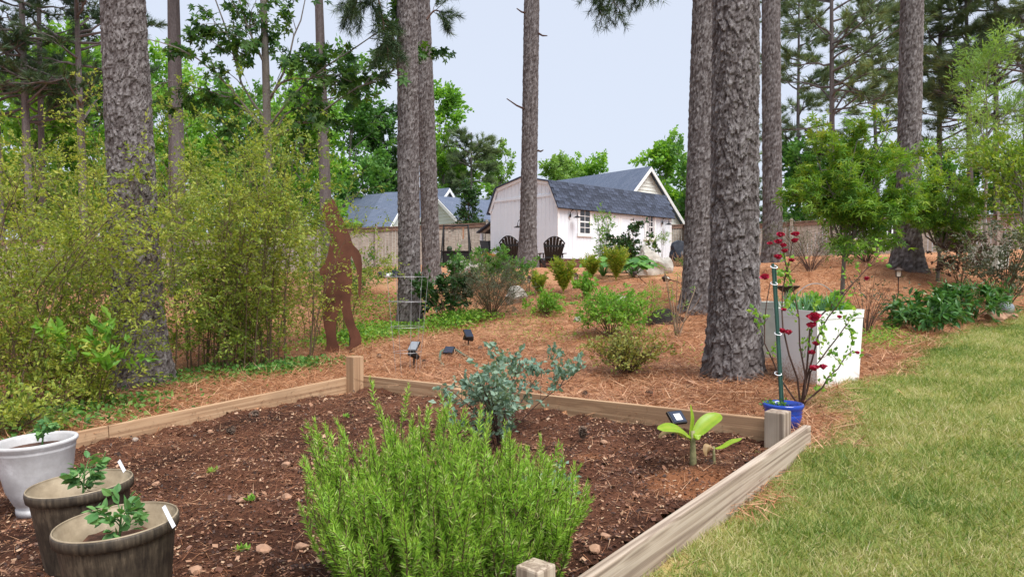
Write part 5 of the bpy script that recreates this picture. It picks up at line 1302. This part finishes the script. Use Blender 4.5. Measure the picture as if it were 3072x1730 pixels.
rock('pale stone at the foot of the thickest pine', Gd(2075, 6.35), (.11, .1, .08), 509, 'stone_tan', 'stone')
for i, (px, d, s, lb) in enumerate([(2990, 9.6, .34, 'left tan rock under the grey green shrub'), (3030, 9.7, .22, 'right tan rock under the grey green shrub'), (3020, 9.9, .26, 'rear tan rock under the grey green shrub'), (2960, 9.9, .18, 'small tan rock beside the right peony')]):
    rock(lb, Gd(px, d), (s, s*.8, s*.6), 520+i, 'stone_tan', 'rock', .3, 'edging rocks at the right')
for i, (px, py, s, lb, mt) in enumerate([(1813, 1330, .055, 'round tan stone in the back right of the bed', 'stone_tan'), (1785, 1655, .07, 'tan stone by the near right board', 'stone_tan'), (1815, 1615, .06, 'angular tan stone by the right board', 'stone_tan'), (405, 1322, .06, 'tan stone in front of the left board', 'stone_grey'),
                              (858, 1400, .07, 'pale stone left of the rosemary tip', 'stone_tan'), (860, 1495, .07, 'tan stone left of the rosemary middle', 'stone_tan'), (790, 1655, .075, 'pale stone at the bottom left of the rosemary', 'stone_tan'), (910, 1648, .075, 'tan stone right under the rosemary', 'stone_tan'), (990, 1240, .05, 'tan stone below the corner post', 'stone_tan'), (725, 1508, .07, 'pale flat stone in the middle of the mulch', 'stone_tan'),
                              (630, 1297, .05, 'tan stone near the left board', 'stone_tan'), (1215, 1200, .05, 'pale stone behind the rosemary', 'stone_tan'), (585, 1720, .07, 'tan stone at the bottom edge', 'stone_tan'), (470, 1455, .06, 'pale stone beside the rear brown pot', 'stone_tan'), (1990, 1312, .04, 'orange stone under the leaning solar light', 'stone_tan')]):
    c = soil_pt(px, py); rock(lb, c, (s, s*.8, s*.6), 540+i, mt, 'stone', .2, 'stones on the bed mulch', 2, .2)

def cone(label, c, s, seed, rx=1.3, rz=0.0):
    g = R(seed); n_ = 70; i = np.arange(n_); a = i*2.39996; f = i/n_; rr = .36*np.sin(np.pi*(.12+.8*f))**.8
    ax = np.stack([rr*.3*np.cos(a), rr*.3*np.sin(a), f], -1); d = np.stack([np.cos(a), np.sin(a), .7+0*a], -1)
    VT, rn = leaves(ax, d, .36*np.sin(np.pi*(.15+.75*f)), LEAFW, g, jit=.05, flat=.0)
    V, T = merge([VT, lathe([(0, 0), (.16, .1), (.2, .45), (.1, .85), (0, 1)], 8)])
    c = np.array(c); single('pine_cone', label, 'pine cone', (xf((V*s, T), rz=rz, rx=rx)[0]+c+[0, 0, s*.22], T), M['cone'], c, group='fallen pine cones')
for i, (px, py, lb, rx) in enumerate([(1748, 1325, 'pine cone standing on the soil at the back of the bed', .2), (680, 1298, 'pine cone lying near the left board', 1.4), (745, 1250, 'pine cone lying under the left board', 1.5)]):
    cone(lb, soil_pt(px, py), .085, 560+i, rx, i*1.1)
for i, (px, py, lb) in enumerate([(1755, 1188, 'pine cone behind the back board'), (1930, 1190, 'pine cone in front of the azalea'), (1360, 1060, 'pine cone beside the low solar light'), (1435, 1050, 'pine cone right of the raised spotlight'), (1140, 1075, 'pine cone left of the tomato cage'), (2620, 1078, 'pine cone beside the white planter box'), (1285, 1090, 'pine cone right of the tomato cage')]):
    cone(lb, G(px, py), .09, 570+i, 1.45, i*.9)

# ------------------------------------------------------------------ path lanterns
def lantern(label, base, h, tilt=0.0, tdir=0.0):
    base = np.asarray(base, float); root = thing('path_lantern', label, 'lantern', base, group='bronze path lanterns'); s = h/.42
    part('stake', lathe([(0, -.05), (.008, -.05), (.009, .20), (.012, .25), (0, .25)], 8), M['bronze'], root, local=True)
    part('base_plate', lathe([(0, .245), (.045, .245), (.045, .258), (0, .258)], 4), M['bronze'], root, local=True)
    gl = part('glass', lathe([(0, .26), (.04, .26), (.048, .355), (0, .355)], 4), M['lamp_glass'], root, local=True)
    for k in range(4):
        a = k*math.pi/2; part('bar', rod((.046*math.cos(a), .046*math.sin(a), .255), (.055*math.cos(a), .055*math.sin(a), .36), .005, 4), M['bronze'], root, local=True)
    part('roof', lathe([(.01, .353), (.082, .355), (.086, .366), (.03, .40), (.028, .42), (0, .42)], 4), M['bronze'], root, local=True)
    root.scale = (s, s, s); root.rotation_euler = (tilt*math.cos(tdir), tilt*math.sin(tdir), .5)
lantern('bronze path lantern upright beside the yellow green fern', Gd(1728, 14.2), .34)
lantern('bronze path lantern left of the small fern', Gd(1588, 14.4), .34)
lantern('bronze path lantern standing alone in front of the flared pine', Gd(2695, 12.0), .43)
lantern('bronze path lantern tipped over below the hosta', Gd(1935, 14.0)+[0, 0, .06], .36, -.95, 1.57)
lantern('bronze path lantern fallen flat near the pine trunk', Gd(2035, 13.6)+[0, 0, .1], .40, -1.35, 1.57)

# ------------------------------------------------------------------ adirondack chairs, seen from behind
def adirondack(label, base, rz, s=1.0):
    root = thing('adirondack_chair', label, 'chair', base, rz, 'black adirondack chairs')
    Mb = M['black']                       # local: +y is the way the chair faces
    for i in range(7):
        f = (i-3)/3; L = .80-.20*f*f; w = .072
        a = f*.16
        V, T = box((0, 0, L/2), (w, .018, L)); V[:, 0] *= (1+.25*(V[:, 2]/L)); V, T = xf((V, T), ry=a); V, T = xf((V, T), rx=.35, t=(f*.20, -.16, .30))
        part('back_slat', (V, T), Mb, root, local=True)
    for z, hw in ((.42, .27), (.78, .33)):
        part('back_rail', xf(box((0, 0, 0), (hw*2, .025, .06)), t=(0, -.16-.36*(z-.30)-.022, z)), Mb, root, local=True)
    u = np.linspace(-1, 1, 11); arc = np.stack([u*.335, -.40-.0*u-.07*(1-u*u), 1.02-.17*u*u+.05*(1-u*u)], -1)
    part('top_rail', tubes(arc[None], .022, .022, 6, True), Mb, root, local=True)
    for i in range(6): part('seat_slat', xf(box((0, 0, 0), (.54, .075, .018)), rx=.22, t=(0, -.12+i*.087, .305+i*.019)), Mb, root, local=True)
    for s_ in (-1, 1):
        part('arm', box((s_*.36, .08, .555), (.13, .72, .022)), Mb, root, local=True)
        part('leg', box((s_*.31, .36, .275), (.03, .09, .55)), Mb, root, local=True)
        V, T = xf(box((0, 0, 0), (.03, .85, .10)), rx=.30, t=(s_*.285, -.0, .235)); part('leg', (V, T), Mb, root, local=True)
        part('arm_brace', box((s_*.31, -.20, .48), (.03, .07, .14)), Mb, root, local=True)
        part('leg', box((s_*.285, -.33, .16), (.03, .09, .36)), Mb, root, local=True)
adirondack('black wooden fan back chair right of the lone pine', Gd(1655, 22.5), .15)
adirondack('black wooden fan back chair half hidden left of the lone pine', Gd(1540, 23.0), -.35)
# metal chairs and fire bowl at the fence
def metal_chair(label, base, rz):
    root = thing('patio_chair', label, 'chair', base, rz)
    part('seat', box((0, 0, .42), (.5, .5, .03)), M['black'], root, local=True)
    part('backrest', xf(bevbox((.48, .03, .55), .012), rx=.25, t=(0, -.30, .72)), M['black'], root, local=True)
    for x in (-.23, .23):
        for y in (-.23, .23): part('leg', rod((x, y, -.03), (x, y, .42), .014), M['black'], root, local=True)
        part('arm', rod((x, -.27, .62), (x, .23, .62), .014), M['black'], root, local=True)
metal_chair('black patio chair under the lean-to roof', Gd(1456, 29.0), 2.4); metal_chair('second black patio chair beside the shed wall', Gd(1473, 27.5), -2.2)
c = Gd(1465, 24.0)
fbr = thing('fire_bowl', 'wide tan fire bowl heaped with orange leaves near the shed', 'fire bowl', c)
part('bowl', lathe([(0, -.02), (.34, -.02), (.42, .12), (.60, .42), (.64, .46), (.58, .46), (.5, .40), (0, .38)], 32), plain('bowl_tan', (.45, .38, .32), .8), fbr, smooth=False, local=True)
g = R(3); q = g.normal(0, .2, (260, 3))*[1, 1, .25]+c+[0, 0, .46]; VT, rn = leaves(q, g.normal(size=(260, 3)), .07, LEAFW, g); part('leaf_litter', VT, leafmat('litter', [(.25, .08, .02), (.5, .22, .04), (.5, .35, .1)]), fbr, rn, kind='stuff')
# black A-frame stand with table
c = Gd(1368, 27.0); sw = thing('swing_frame', 'black metal A-frame stand with a long top bar before the fence', 'frame', c)
zt_ = at(1368, 677, 27.0)[2]-c[2]; hw = .46
part('top_bar', rod((-hw, 0, zt_), (hw, 0, zt_), .028), M['black'], sw, local=True)
for s_ in (-1, 1):
    for y in (-.35, .35): part('leg', rod((s_*hw, 0, zt_+.03), (s_*(hw+.10)+.06*(y > 0), y, -.08), .03), M['black'], sw, local=True)
tb_ = thing('metal_table', 'dark metal table standing under the A-frame', 'table', c+[.02, .0, 0])
part('table_top', box((0, 0, .60), (1.2, .5, .03)), M['black_metal'], tb_, local=True)
part('apron', box((0, .0, .36), (.92, .42, .44)), M['black_metal'], tb_, local=True)
for x in (-.5, .5):
    for y in (-.2, .2): part('leg', box((x, y, .27), (.04, .04, .63)), M['black_metal'], tb_, local=True)
for i, (dx, dz, w) in enumerate([(-.22, 1.02, .22), (-.1, .95, .2), (-.18, .88, .2), (-.05, 1.06, .16)]): part('chime_bar', rod((dx-w/2, -.02, dz+.45), (dx+w/2, -.02, dz+.50), .012), M['black'], sw, local=True)
part('hanger', rod((-.1, -.02, zt_), (-.1, -.02, 1.3), .003), M['black'], sw, local=True)
part('wood_chime', box((.28, -.02, 1.28), (.05, .05, .42)), M['terracotta'], sw, local=True)
single('glass_jar', 'blue green glass jar on the dark metal table', 'jar', lathe([(0, 0), (.09, 0), (.11, .1), (.08, .16), (.06, .18), (0, .18)], 16, c+[-.25, 0, .615]), M['grey_leaf'], c+[-.25, 0, .615])
single('box_planter', 'pale grey box planter below the dark table', 'planter', xf(bevbox((.8, .4, .4), .02), t=Gd(1380, 23.5)+[0, 0, .15]), M['grey_plastic'], Gd(1380, 23.5))
# bundle left of the paired pines
c = Gd(1172, 19.5); bd_ = thing('garden_bags', 'black and white plastic garden bags lying left of the paired pines', 'bags', c)
for i, (dx, s, mt) in enumerate([(-.05, .3, 'tag'), (.18, .55, 'tarp'), (-.25, .4, 'tarp')]):
    o_ = rock('x', c+[dx, .1*i, 0], (s, s*.8, s*.75), 580+i, mt, 'bag'); 
    o_.parent = bd_; o_.location = (dx, .1*i, 0); 
    for k_ in ('label', 'category', 'group'):
        if k_ in o_: del o_[k_]
# tarped heap right of the shed
c = Gd(2038, 24.5); th_ = thing('tarped_heap', 'heap of brush under a black tarp right of the shed', 'heap', c)
o_ = rock('x', c, (.95, .7, .9), 590, 'tarp', 'tarp'); o_.parent = th_; o_.location = (0, 0, .25)
for k_ in ('label', 'category'): del o_[k_]
g = R(31); q0 = c+g.normal(0, .2, (36, 3))*[1, .5, 0]+[-.05, -.35, 0]; q1 = q0+np.stack([g.normal(0, .28, 36), g.normal(-.2, .1, 36), g.uniform(.15, .5, 36)], -1)
part('sticks', tubes(np.stack([q0, q1], 1), .012, .008, 4), M['tan_twig'], th_)

# ------------------------------------------------------------------ white planter boxes
def planter_box(label, p_near, p_right, p_left, ztop, zbot, mat, name='planter_box', taper=.90):
    """corners of the rim in plan: near corner, right corner, left corner"""
    n_, r_, l_ = (np.array(q[:2]) for q in (p_near, p_right, p_left)); f_ = r_+l_-n_; cen = (n_+f_)/2
    root = thing(name, label, 'planter', (cen[0], cen[1], zbot))
    q = np.array([n_, r_, f_, l_]); o_ = lambda k, z: np.array([[*(cen+(p_-cen)*k), z] for p_ in q])
    rings = [o_(taper, zbot-.03), o_(taper+.085*.55, zbot+(ztop-zbot)*.5), o_(taper+.085, ztop-.07), o_(taper+.10, ztop-.068), o_(taper+.10, ztop-.055), o_(1.0, ztop-.05), o_(1.015, ztop), o_(.975, ztop), o_(.95, ztop-.02), o_(.93, ztop-.12)]
    V = np.concatenate(rings); T = []
    for i in range(len(rings)-1):
        for j in range(4): T.append((i*4+j, i*4+(j+1) % 4, i*4+4+(j+1) % 4, i*4+4+j))
    part('box', (V, np.array(T)), mat, root)
    part('soil', (o_(.94, ztop-.11), np.array([[0, 1, 2, 3]])), M['soil_pot'], root)
    return root, cen
def dirtymat():
    m, nt, o = new_mat('white_plastic_dirty')
    tc = nd(nt, 'ShaderNodeTexCoord'); sp = nd(nt, 'ShaderNodeSeparateXYZ', {'Vector': tc.outputs['Object']})
    n1 = nd(nt, 'ShaderNodeTexNoise', {'Vector': tc.outputs['Object'], 'Scale': 60.0, 'Detail': 6.0, 'Roughness': .8})
    n2 = nd(nt, 'ShaderNodeTexNoise', {'Vector': tc.outputs['Object'], 'Scale': 5.0, 'Detail': 3.0})
    a = nd(nt, 'ShaderNodeMath', {0: sp.outputs['Z'], 1: -2.2, 2: 1.0}, operation='MULTIPLY_ADD')
    b_ = nd(nt, 'ShaderNodeMath', {0: sp.outputs['X'], 1: -1.6, 2: a.outputs[0]}, operation='MULTIPLY_ADD')
    e = nd(nt, 'ShaderNodeMath', {0: n1.outputs['Fac'], 1: b_.outputs[0]}, operation='MULTIPLY')
    e2 = nd(nt, 'ShaderNodeMath', {0: n2.outputs['Fac'], 1: .35, 2: e.outputs[0]}, operation='MULTIPLY_ADD')
    c = ramp(nt, e2.outputs[0], [(.66, (.80, .80, .79)), (.78, (.58, .45, .36)), (.95, (.28, .15, .09))])
    b = nd(nt, 'ShaderNodeBsdfPrincipled', {'Base Color': c, 'Roughness': .5}); nt.links.new(b.outputs['BSDF'], o.inputs['Surface']); return m
pd = 5.75
pn = at(2452, 945, pd); prr = at(2592, 915, pd+.34); pll = at(2322, 932, pd+.62)
zt_ = (at(2452, 945, pd)[2]+at(2592, 917, pd+.34)[2])/2
zb_ = Z1(pn[0], pn[1]+.3)
_, pc = planter_box('large white square planter box splashed with red clay beside the thickest pine', pn, prr, pll, zt_, zb_, dirtymat())
g = R(601); q = np.array([pc[0], pc[1], zt_-.1])+g.uniform(-1, 1, (130, 3))*[.2, .17, 0]-[.06, 0, 0]
VT, rn = leaves(q, g.normal(0, .35, (130, 3))+[0, 0, 1.], .27*g.uniform(.6, 1.1, 130), LEAFN, g, jit=.1, width=.45)
single('onions', 'clump of blue green onion leaves in the large white planter box', 'plant', VT, M['onion'], (pc[0], pc[1], zt_-.1), rn)
shrub('herb', 'light green leafy herb in the back of the large white planter box', (pc[0]+.05, pc[1]+.15, zt_-.1), .28, .22, 602, 'bright_leaf', 10, 40, 0, 380, .06, LEAFW, .004, tw_len=.12, cat='plant')
g = R(8); u = np.linspace(0, np.pi, 16); hp = np.stack([pc[0]+.02+.22*np.cos(u), pc[1]+.1+0*u, zt_-.08+.30*np.sin(u)], -1)
single('wire_hoop', 'thin wire hoop arched over the large white planter box', 'hoop', tubes(hp[None], .004, .004, 5), M['wire'], hp[0])
pb = Gd(2315, 7.4); planter_box('smaller grey planter box half hidden behind the rose', pb+[.0, -.2, 0], pb+[.25, 0, 0], pb+[-.2, .02, 0], at(2315, 905, 7.4)[2], pb[2], M['grey_plastic'])
c = Gd(2362, 8.6); c2 = at(2362, 868, 8.6)
bw_ = thing('bird_bath', 'dark shallow dish on a stand behind the rose', 'dish', c)
part('pedestal', lathe([(0, -.03), (.09, -.03), (.05, .1), (.04, c2[2]-c[2]-.03), (0, c2[2]-c[2]-.03)], 12), M['stone_grey'], bw_, local=True)
part('dish', lathe([(0, -.03), (.06, -.03), (.13, .02), (.15, .04), (.14, .045), (.0, .02)], 24, (0, 0, c2[2]-c[2])), M['black'], bw_, local=True)
pb = Gd(2965, 13.6); planter_box('grey stone trough on the slope behind the grey green shrub', pb+[.0, -.28, 0], pb+[.42, 0, 0], pb+[-.42, .0, 0], pb[2]+.42, pb[2], M['grey_plastic'], 'stone_trough')
c = Gd(3018, 9.9); single('gazing_ball', 'clear glass gazing ball under the grey green shrub', 'glass ball', lathe([(.001, 0)]+[(.105*math.sin(t_), .105-.105*math.cos(t_)) for t_ in np.linspace(.2, 3.0, 14)]+[(.001, .21)], 24, c+[0, 0, .02]), M['silver'], c, smooth=True)

# ------------------------------------------------------------------ rose in blue pot with stake
c = Gd(2352, 4.86); c[2] -= .01
bp = thing('plant_pot', 'glossy cobalt blue ceramic pot behind the corner post', 'pot', c); hgt = at(2350, 1208, 4.86)[2]-c[2]
r = .128
part('body', lathe([(0, 0), (.08, 0), (.1, .02), (.118, hgt*.45), (.122, hgt-.075), (.116, hgt-.065), (.126, hgt-.055), (.119, hgt-.045), (.132, hgt-.03), (.136, hgt-.01), (.13, hgt), (.115, hgt), (.108, hgt-.03)], 48), M['blue_glaze'], bp, smooth=True, local=True)
part('soil', lathe([(0, hgt-.03), (.11, hgt-.035)], 32), M['soil_pot'], bp, local=True)
shrub('herb', 'small green weeds growing in the blue ceramic pot', (c[0]-.05, c[1], c[2]+hgt-.035), .07, .06, 611, 'mid_leaf', 8, 20, 0, 120, .022, LEAFW, .002, tw_len=.04, cat='plant')
st0 = np.array([c[0]-.015, c[1]-.01, c[2]+hgt-.06]); stt = at(2318, 790, 4.86)
stk = thing('plant_stake', 'dark green plant stake rising out of the blue pot', 'stake', st0)
part('rod', tubes(np.array([[st0, at(2332, 1000, 4.86), stt]]), .011, .010, 8, True), M['green_metal'], stk)
part('rod', tubes(np.array([[st0+[.02, .01, 0], at(2337, 1000, 4.87), at(2326, 800, 4.87)]]), .006, .006, 6, True), M['green_metal'], stk)
for py in (800, 850, 1000, 1120):
    q = at(2322 if py < 900 else 2334, py, 4.85); t_ = np.linspace(0, 2*np.pi, 12); part('tie', tubes(np.stack([q[0]+.022*np.cos(t_), q[1]+.022*np.sin(t_), q[2]+.01*np.sin(t_)], -1)[None], .003, .003, 4), M['tag'], stk)
# rose plant rooted in the straw right behind the pot
rb = Gd(2405, 5.25); rose = thing('rose_bush', 'tall leggy rose bush with crimson flowers beside the blue pot', 'rose bush', rb)
D_ = 5.2
canes = [[rb, at(2430, 1080, D_), at(2470, 980, D_), at(2512, 905, D_), at(2560, 850, D_-.02)], [rb, at(2420, 1150, D_), at(2400, 1000, D_+.05), at(2365, 850, D_+.1), at(2345, 720, D_+.1)],
         [rb, at(2440, 1170, D_), at(2500, 1110, D_), at(2560, 1050, D_)], [rb, at(2380, 1080, D_), at(2350, 950, D_+.05), at(2352, 850, D_+.08), at(2380, 715, D_+.1)], [rb, at(2350, 1150, D_), at(2305, 1050, D_), at(2290, 960, D_), at(2310, 850, D_)], [rb, at(2450, 1090, D_), at(2500, 1020, D_), at(2545, 970, D_)], [rb, at(2440, 1000, D_), at(2480, 930, D_), at(2520, 880, D_), at(2640, 760, D_+.1)]]
CN = np.stack([sp_path(k_, 8) for k_ in canes]); g = R(621); CN[:, 1:-1] += g.normal(0, .012, (len(canes), 6, 3))
tw = sprout(CN, 46, .3, 1, .16, 50, up=.2, g=g)
part('canes', merge([tubes(CN, .008, .003, 6), tubes(tw, .002, .001, 4)]), M['redtwig'], rose)
p, d_ = on_paths(tw, 420, .1, 1, .012, g); VT, rn = leaves(p, d_, .042*g.uniform(.6, 1.2, 420), LEAFW, g, flat=.3); part('foliage', VT, M['bright_leaf'], rose, rn)
def bloom(q, s, seed):
    g = R(seed); n_ = 26; a = np.arange(n_)*2.4; f = np.arange(n_)/n_
    d_ = np.stack([np.cos(a)*(.25+f), np.sin(a)*(.25+f), 1.2-f*1.1], -1); pos = q+np.stack([np.cos(a), np.sin(a), 0*a], -1)*(s*.18*f)[:, None]
    bm = bmesh.new(); bmesh.ops.create_icosphere(bm, subdivisions=2, radius=s*.42); BV = np.array([v.co[:] for v in bm.verts]); bm.verts.index_update(); BT = np.array([[v.index for v in f_.verts] for f_ in bm.faces]); bm.free()
    BV *= (1+g.normal(0, .16, len(BV)))[:, None]*[1, 1, .85]
    VT, rn = leaves(pos, d_, s*(.35+.25*f), LEAF6, g, jit=.3, flat=.1, width=1.8)
    part('flower', merge([VT, (BV+q, BT)]), M['rose_petal'], rose, np.concatenate([rn, g.random(len(BV))]))
for i, (px, py, s) in enumerate([(2443, 950, .10), (2436, 975, .07), (2450, 1030, .055), (2436, 1056, .05), (2344, 992, .06), (2365, 996, .06), (2442, 1103, .07), (2470, 1100, .06), (2572, 1057, .035), (2519, 950, .035), (2295, 830, .07), (2342, 703, .06), (2335, 725, .06), (2350, 735, .05), (2386, 702, .06), (2385, 722, .055), (2355, 752, .05), (2310, 730, .04), (2335, 770, .06), (2600, 835, .045), (2375, 780, .05), (2352, 928, .04)]):
    bloom(at(px, py, D_-.03 if py > 860 else D_+.05), s*.85, 640+i)

# ------------------------------------------------------------------ bench, feeder, metal flower
c = Gd(2625, 19.5); be = thing('garden_bench', 'white slatted garden bench with dark frame behind the flared pine', 'bench', c, -.15)
for i in range(11): part('back_slat', box((-.65+.13*i, .25, .72), (.035, .02, .42)), M['white_trim'], be, local=True)
part('back_rail', box((0, .25, .95), (1.5, .05, .06)), M['black'], be, local=True); part('back_panel', box((0, .285, .70), (1.45, .02, .5)), M['black'], be, local=True)
for k in range(4): part('seat_slat', box((0, -.15+.11*k, .44), (1.5, .09, .03)), M['white_trim'], be, local=True)
for x in (-.7, .7):
    for y in (-.17, .25): part('leg', box((x, y, .2), (.06, .06, .46)), M['black'], be, local=True)
    part('arm', box((x, .04, .62), (.06, .5, .04)), M['white_trim'], be, local=True)
c = Gd(2812, 18.0); top = at(2802, 575, 18.0); fe = thing('bird_feeder', 'hanging white lantern shaped bird feeder on a thin pole between the maples', 'bird feeder', c)
part('pole', rod(c-[0, 0, .1], np.array([c[0], c[1], top[2]+.35]), .012), M['white_trim'], fe)
part('hook', tubes(np.array([[[c[0], c[1], top[2]+.35], [(c[0]+top[0])/2, c[1], top[2]+.42], [top[0], c[1], top[2]+.2]]]), .008, .008, 5), M['white_trim'], fe)
part('roof', lathe([(.001, .2), (.09, .09), (.17, .04), (.165, .03), (0, .03)], 6, (top[0], c[1], top[2])), plain('mint', (.35, .55, .48), .5), fe)
part('tray', lathe([(0, -.13), (.12, -.13), (.12, -.10), (.07, -.10), (.07, .03), (0, .03)], 6, (top[0], c[1], top[2])), M['white_trim'], fe)
c = Gd(2850, 20.0); hd = at(2850, 553, 20.0); mf = thing('metal_flower', 'dark metal flower sculpture with pointed petals above the smaller maple', 'sculpture', c)
part('stem', rod(c-[0, 0, .1], hd, .02), M['black_metal'], mf)
g = R(4)
for i in range(13):
    a = i*2*np.pi/13; VT, rn = leaves(np.array([hd]), np.array([[math.cos(a), -.25, math.sin(a)*.75]]), .42, LEAF6, g, jit=.02, flat=.3, width=1.0); part('petal', VT, M['black_metal'], mf)
c = Gd(1985, 10.9); g = R(17); X, Y, T_ = grid_mesh(np.linspace(-.5, .5, 40), np.linspace(-.4, .4, 34)); zz = .16*np.exp(-((X/.27)**2+(Y/.24)**2)**1.3)*(1+.6*(nz(X, Y, 9, 3)-.5))-.02; zz += Z(X+c[0], Y+c[1])-c[2]
single('soil_heap', 'small heap of black potting soil beside the lime green shrub', 'soil heap', (np.stack([X, Y, zz], -1)+c, T_), M['soil_dark'], c)
# metal ring ornament hung on the right fence
c = at(3020, 690, 25.6); t_ = np.linspace(0, 2*np.pi, 24)
c = Gd(3005, 25.3)+[0, 0, 1.05]
single('wall_ornament', 'dark wire ring ornament hanging on the right fence', 'ornament', merge([tubes(np.stack([c[0]+.25*k_*np.cos(t_), c[1]-.05+0*t_, c[2]+.25*k_*np.sin(t_)], -1)[None], .012, .012, 5) for k_ in (1, .6, .3)]+[rod(c+[.25*math.cos(a_), -.05, .25*math.sin(a_)], c-[.25*math.cos(a_), .05, .25*math.sin(a_)], .008, 4) for a_ in (0, .8, 1.6, 2.4)]), M['rust'], c)

# ------------------------------------------------------------------ loose litter: straw, chips, grass
def scatter(n, xr, yr, acc, g):
    x = g.uniform(*xr, n); y = g.uniform(*yr, n); k = g.random(n) < acc(x, y); return x[k], y[k]
g = R(701)
def acc(x, y): return (1-lawn_mask(x, y))*(poly_dist(x, y, BEDP) < -.05)*np.clip((6.0/np.maximum(y, 2))**1.6, .05, 1)*(np.abs(x) < y*.78+1.5)
x, y = scatter(420000, (-9, 10), (3.4, 15), acc, g); n = len(x)
a = g.uniform(0, 2*np.pi, n); P_ = np.stack([x, y, Z(x, y)+g.uniform(.005, .03, n)+.012], -1)
VT, rn = leaves(P_, np.stack([np.cos(a), np.sin(a), g.normal(.05, .22, n)], -1), g.uniform(.09, .19, n)*(1+y/25), tmpl([(-.017, 0, 0), (.017, 0, 0), (0, 1, 0)], [(0, 1, 2)]), g, flat=.8, jit=.05, width=1+0)
single('pine_straw', 'loose pine straw needles covering the slope', 'pine straw', VT, M['straw'], (0, 8, .3), rn, kind='stuff')
g = R(702)
x, y = scatter(125000, (-4.4, 2.4), (1.2, 7.5), lambda x, y: (poly_dist(x, y, BEDP) > .03)*np.clip((4.0/y)**1.2, .1, 1), g); n = len(x)
P_ = np.stack([x, y, soil_z(x, y)+g.uniform(.0, .010, n)], -1); a = g.uniform(0, 2*np.pi, n)
VT, rn = leaves(P_, np.stack([np.cos(a), np.sin(a), g.normal(.1, .3, n)], -1), g.gamma(2.0, .0042, n)+.004, tmpl([(-.28, 0, 0), (.3, .1, 0), (.18, .95, .12), (-.24, .8, .05)], [(0, 1, 2), (0, 2, 3)]), g, flat=.7, jit=.1, rnd=g.random(n)**1.7)
single('mulch_chips', 'dark bark mulch chips covering the bed', 'mulch', VT, M['chips'], (0, 4, .2), rn, kind='stuff')
x, y = scatter(50000, (-4.4, 2.4), (1.2, 7.5), lambda x, y: (poly_dist(x, y, BEDP) > .04)*(.25+.75*nz(x, y, 2.2, 21)), g); n = len(x)
a = g.uniform(0, 2*np.pi, n); P_ = np.stack([x, y, soil_z(x, y)+g.uniform(.004, .02, n)], -1)
VT, rn = leaves(P_, np.stack([np.cos(a), np.sin(a), g.normal(.05, .15, n)], -1), g.uniform(.03, .13, n), tmpl([(-.012, 0, 0), (.012, 0, 0), (0, 1, 0)], [(0, 1, 2)]), g, flat=.8, jit=.05)
single('pine_needles', 'fallen pine needles strewn over the bed mulch', 'pine needles', VT, M['straw'], (0, 4, .2), rn, kind='stuff')
# weeds in the bed
for i, (px, py, lb) in enumerate([(1040, 1250, 'bright tuft weed behind the rosemary tip'), (636, 1415, 'bright tuft weed in the middle of the mulch'), (755, 1500, 'grassy weed left of the rosemary'), (725, 1650, 'two leaved seedling at the bottom of the mulch')]):
    c = soil_pt(px, py); g = R(720+i); VT, rn = leaves(np.repeat(c[None], 26, 0)+g.normal(0, .012, (26, 3))*[1, 1, 0], g.normal(0, .6, (26, 3))+[0, 0, .9], .035*g.uniform(.6, 1.2, 26), LEAF, g, jit=.2); single('weed', lb, 'weed', VT, M['bright_leaf'], c, rn)
# lawn
g = R(703)
x, y = scatter(1700000, (-1.2, 10.5), (1.9, 12.5), lambda x, y: lawn_mask(x, y)*np.clip((3.6/y)**1.35, .08, 1)*np.where(x < y*.76+.2, 1, .45)*(x < y*.85+2.5)*(x > -.1*y-.9), g); n = len(x)
pat = nz(x, y, 1.1, 31)*.5+nz(x, y, 3.4, 32)*.35+nz(x, y, 9, 33)*.15
rn_ = np.clip(.04+1.15*(pat-.15)*.75+g.normal(0, .2, n), 0, 1)
P_ = np.stack([x, y, Z(x, y)+.012+(nz(x, y, 5, 5)-.5)*.035+(nz(x, y, 11, 6)-.5)*.02-.012], -1)
dr = g.normal(0, .75, (n, 3))*[1, 1, 0]+[.15, .1, .8]
VT, rn = leaves(P_, dr, g.uniform(.03, .065, n)*(1+.02*y), tmpl([(-.045, 0, 0), (.045, 0, 0), (0, 1, 0)], [(0, 1, 2)]), g, jit=.15, rnd=rn_, width=1.0)
single('lawn_grass', 'short patchy green and tan lawn grass', 'grass', VT, M['grass'], (3, 5, .3), rn, kind='stuff')
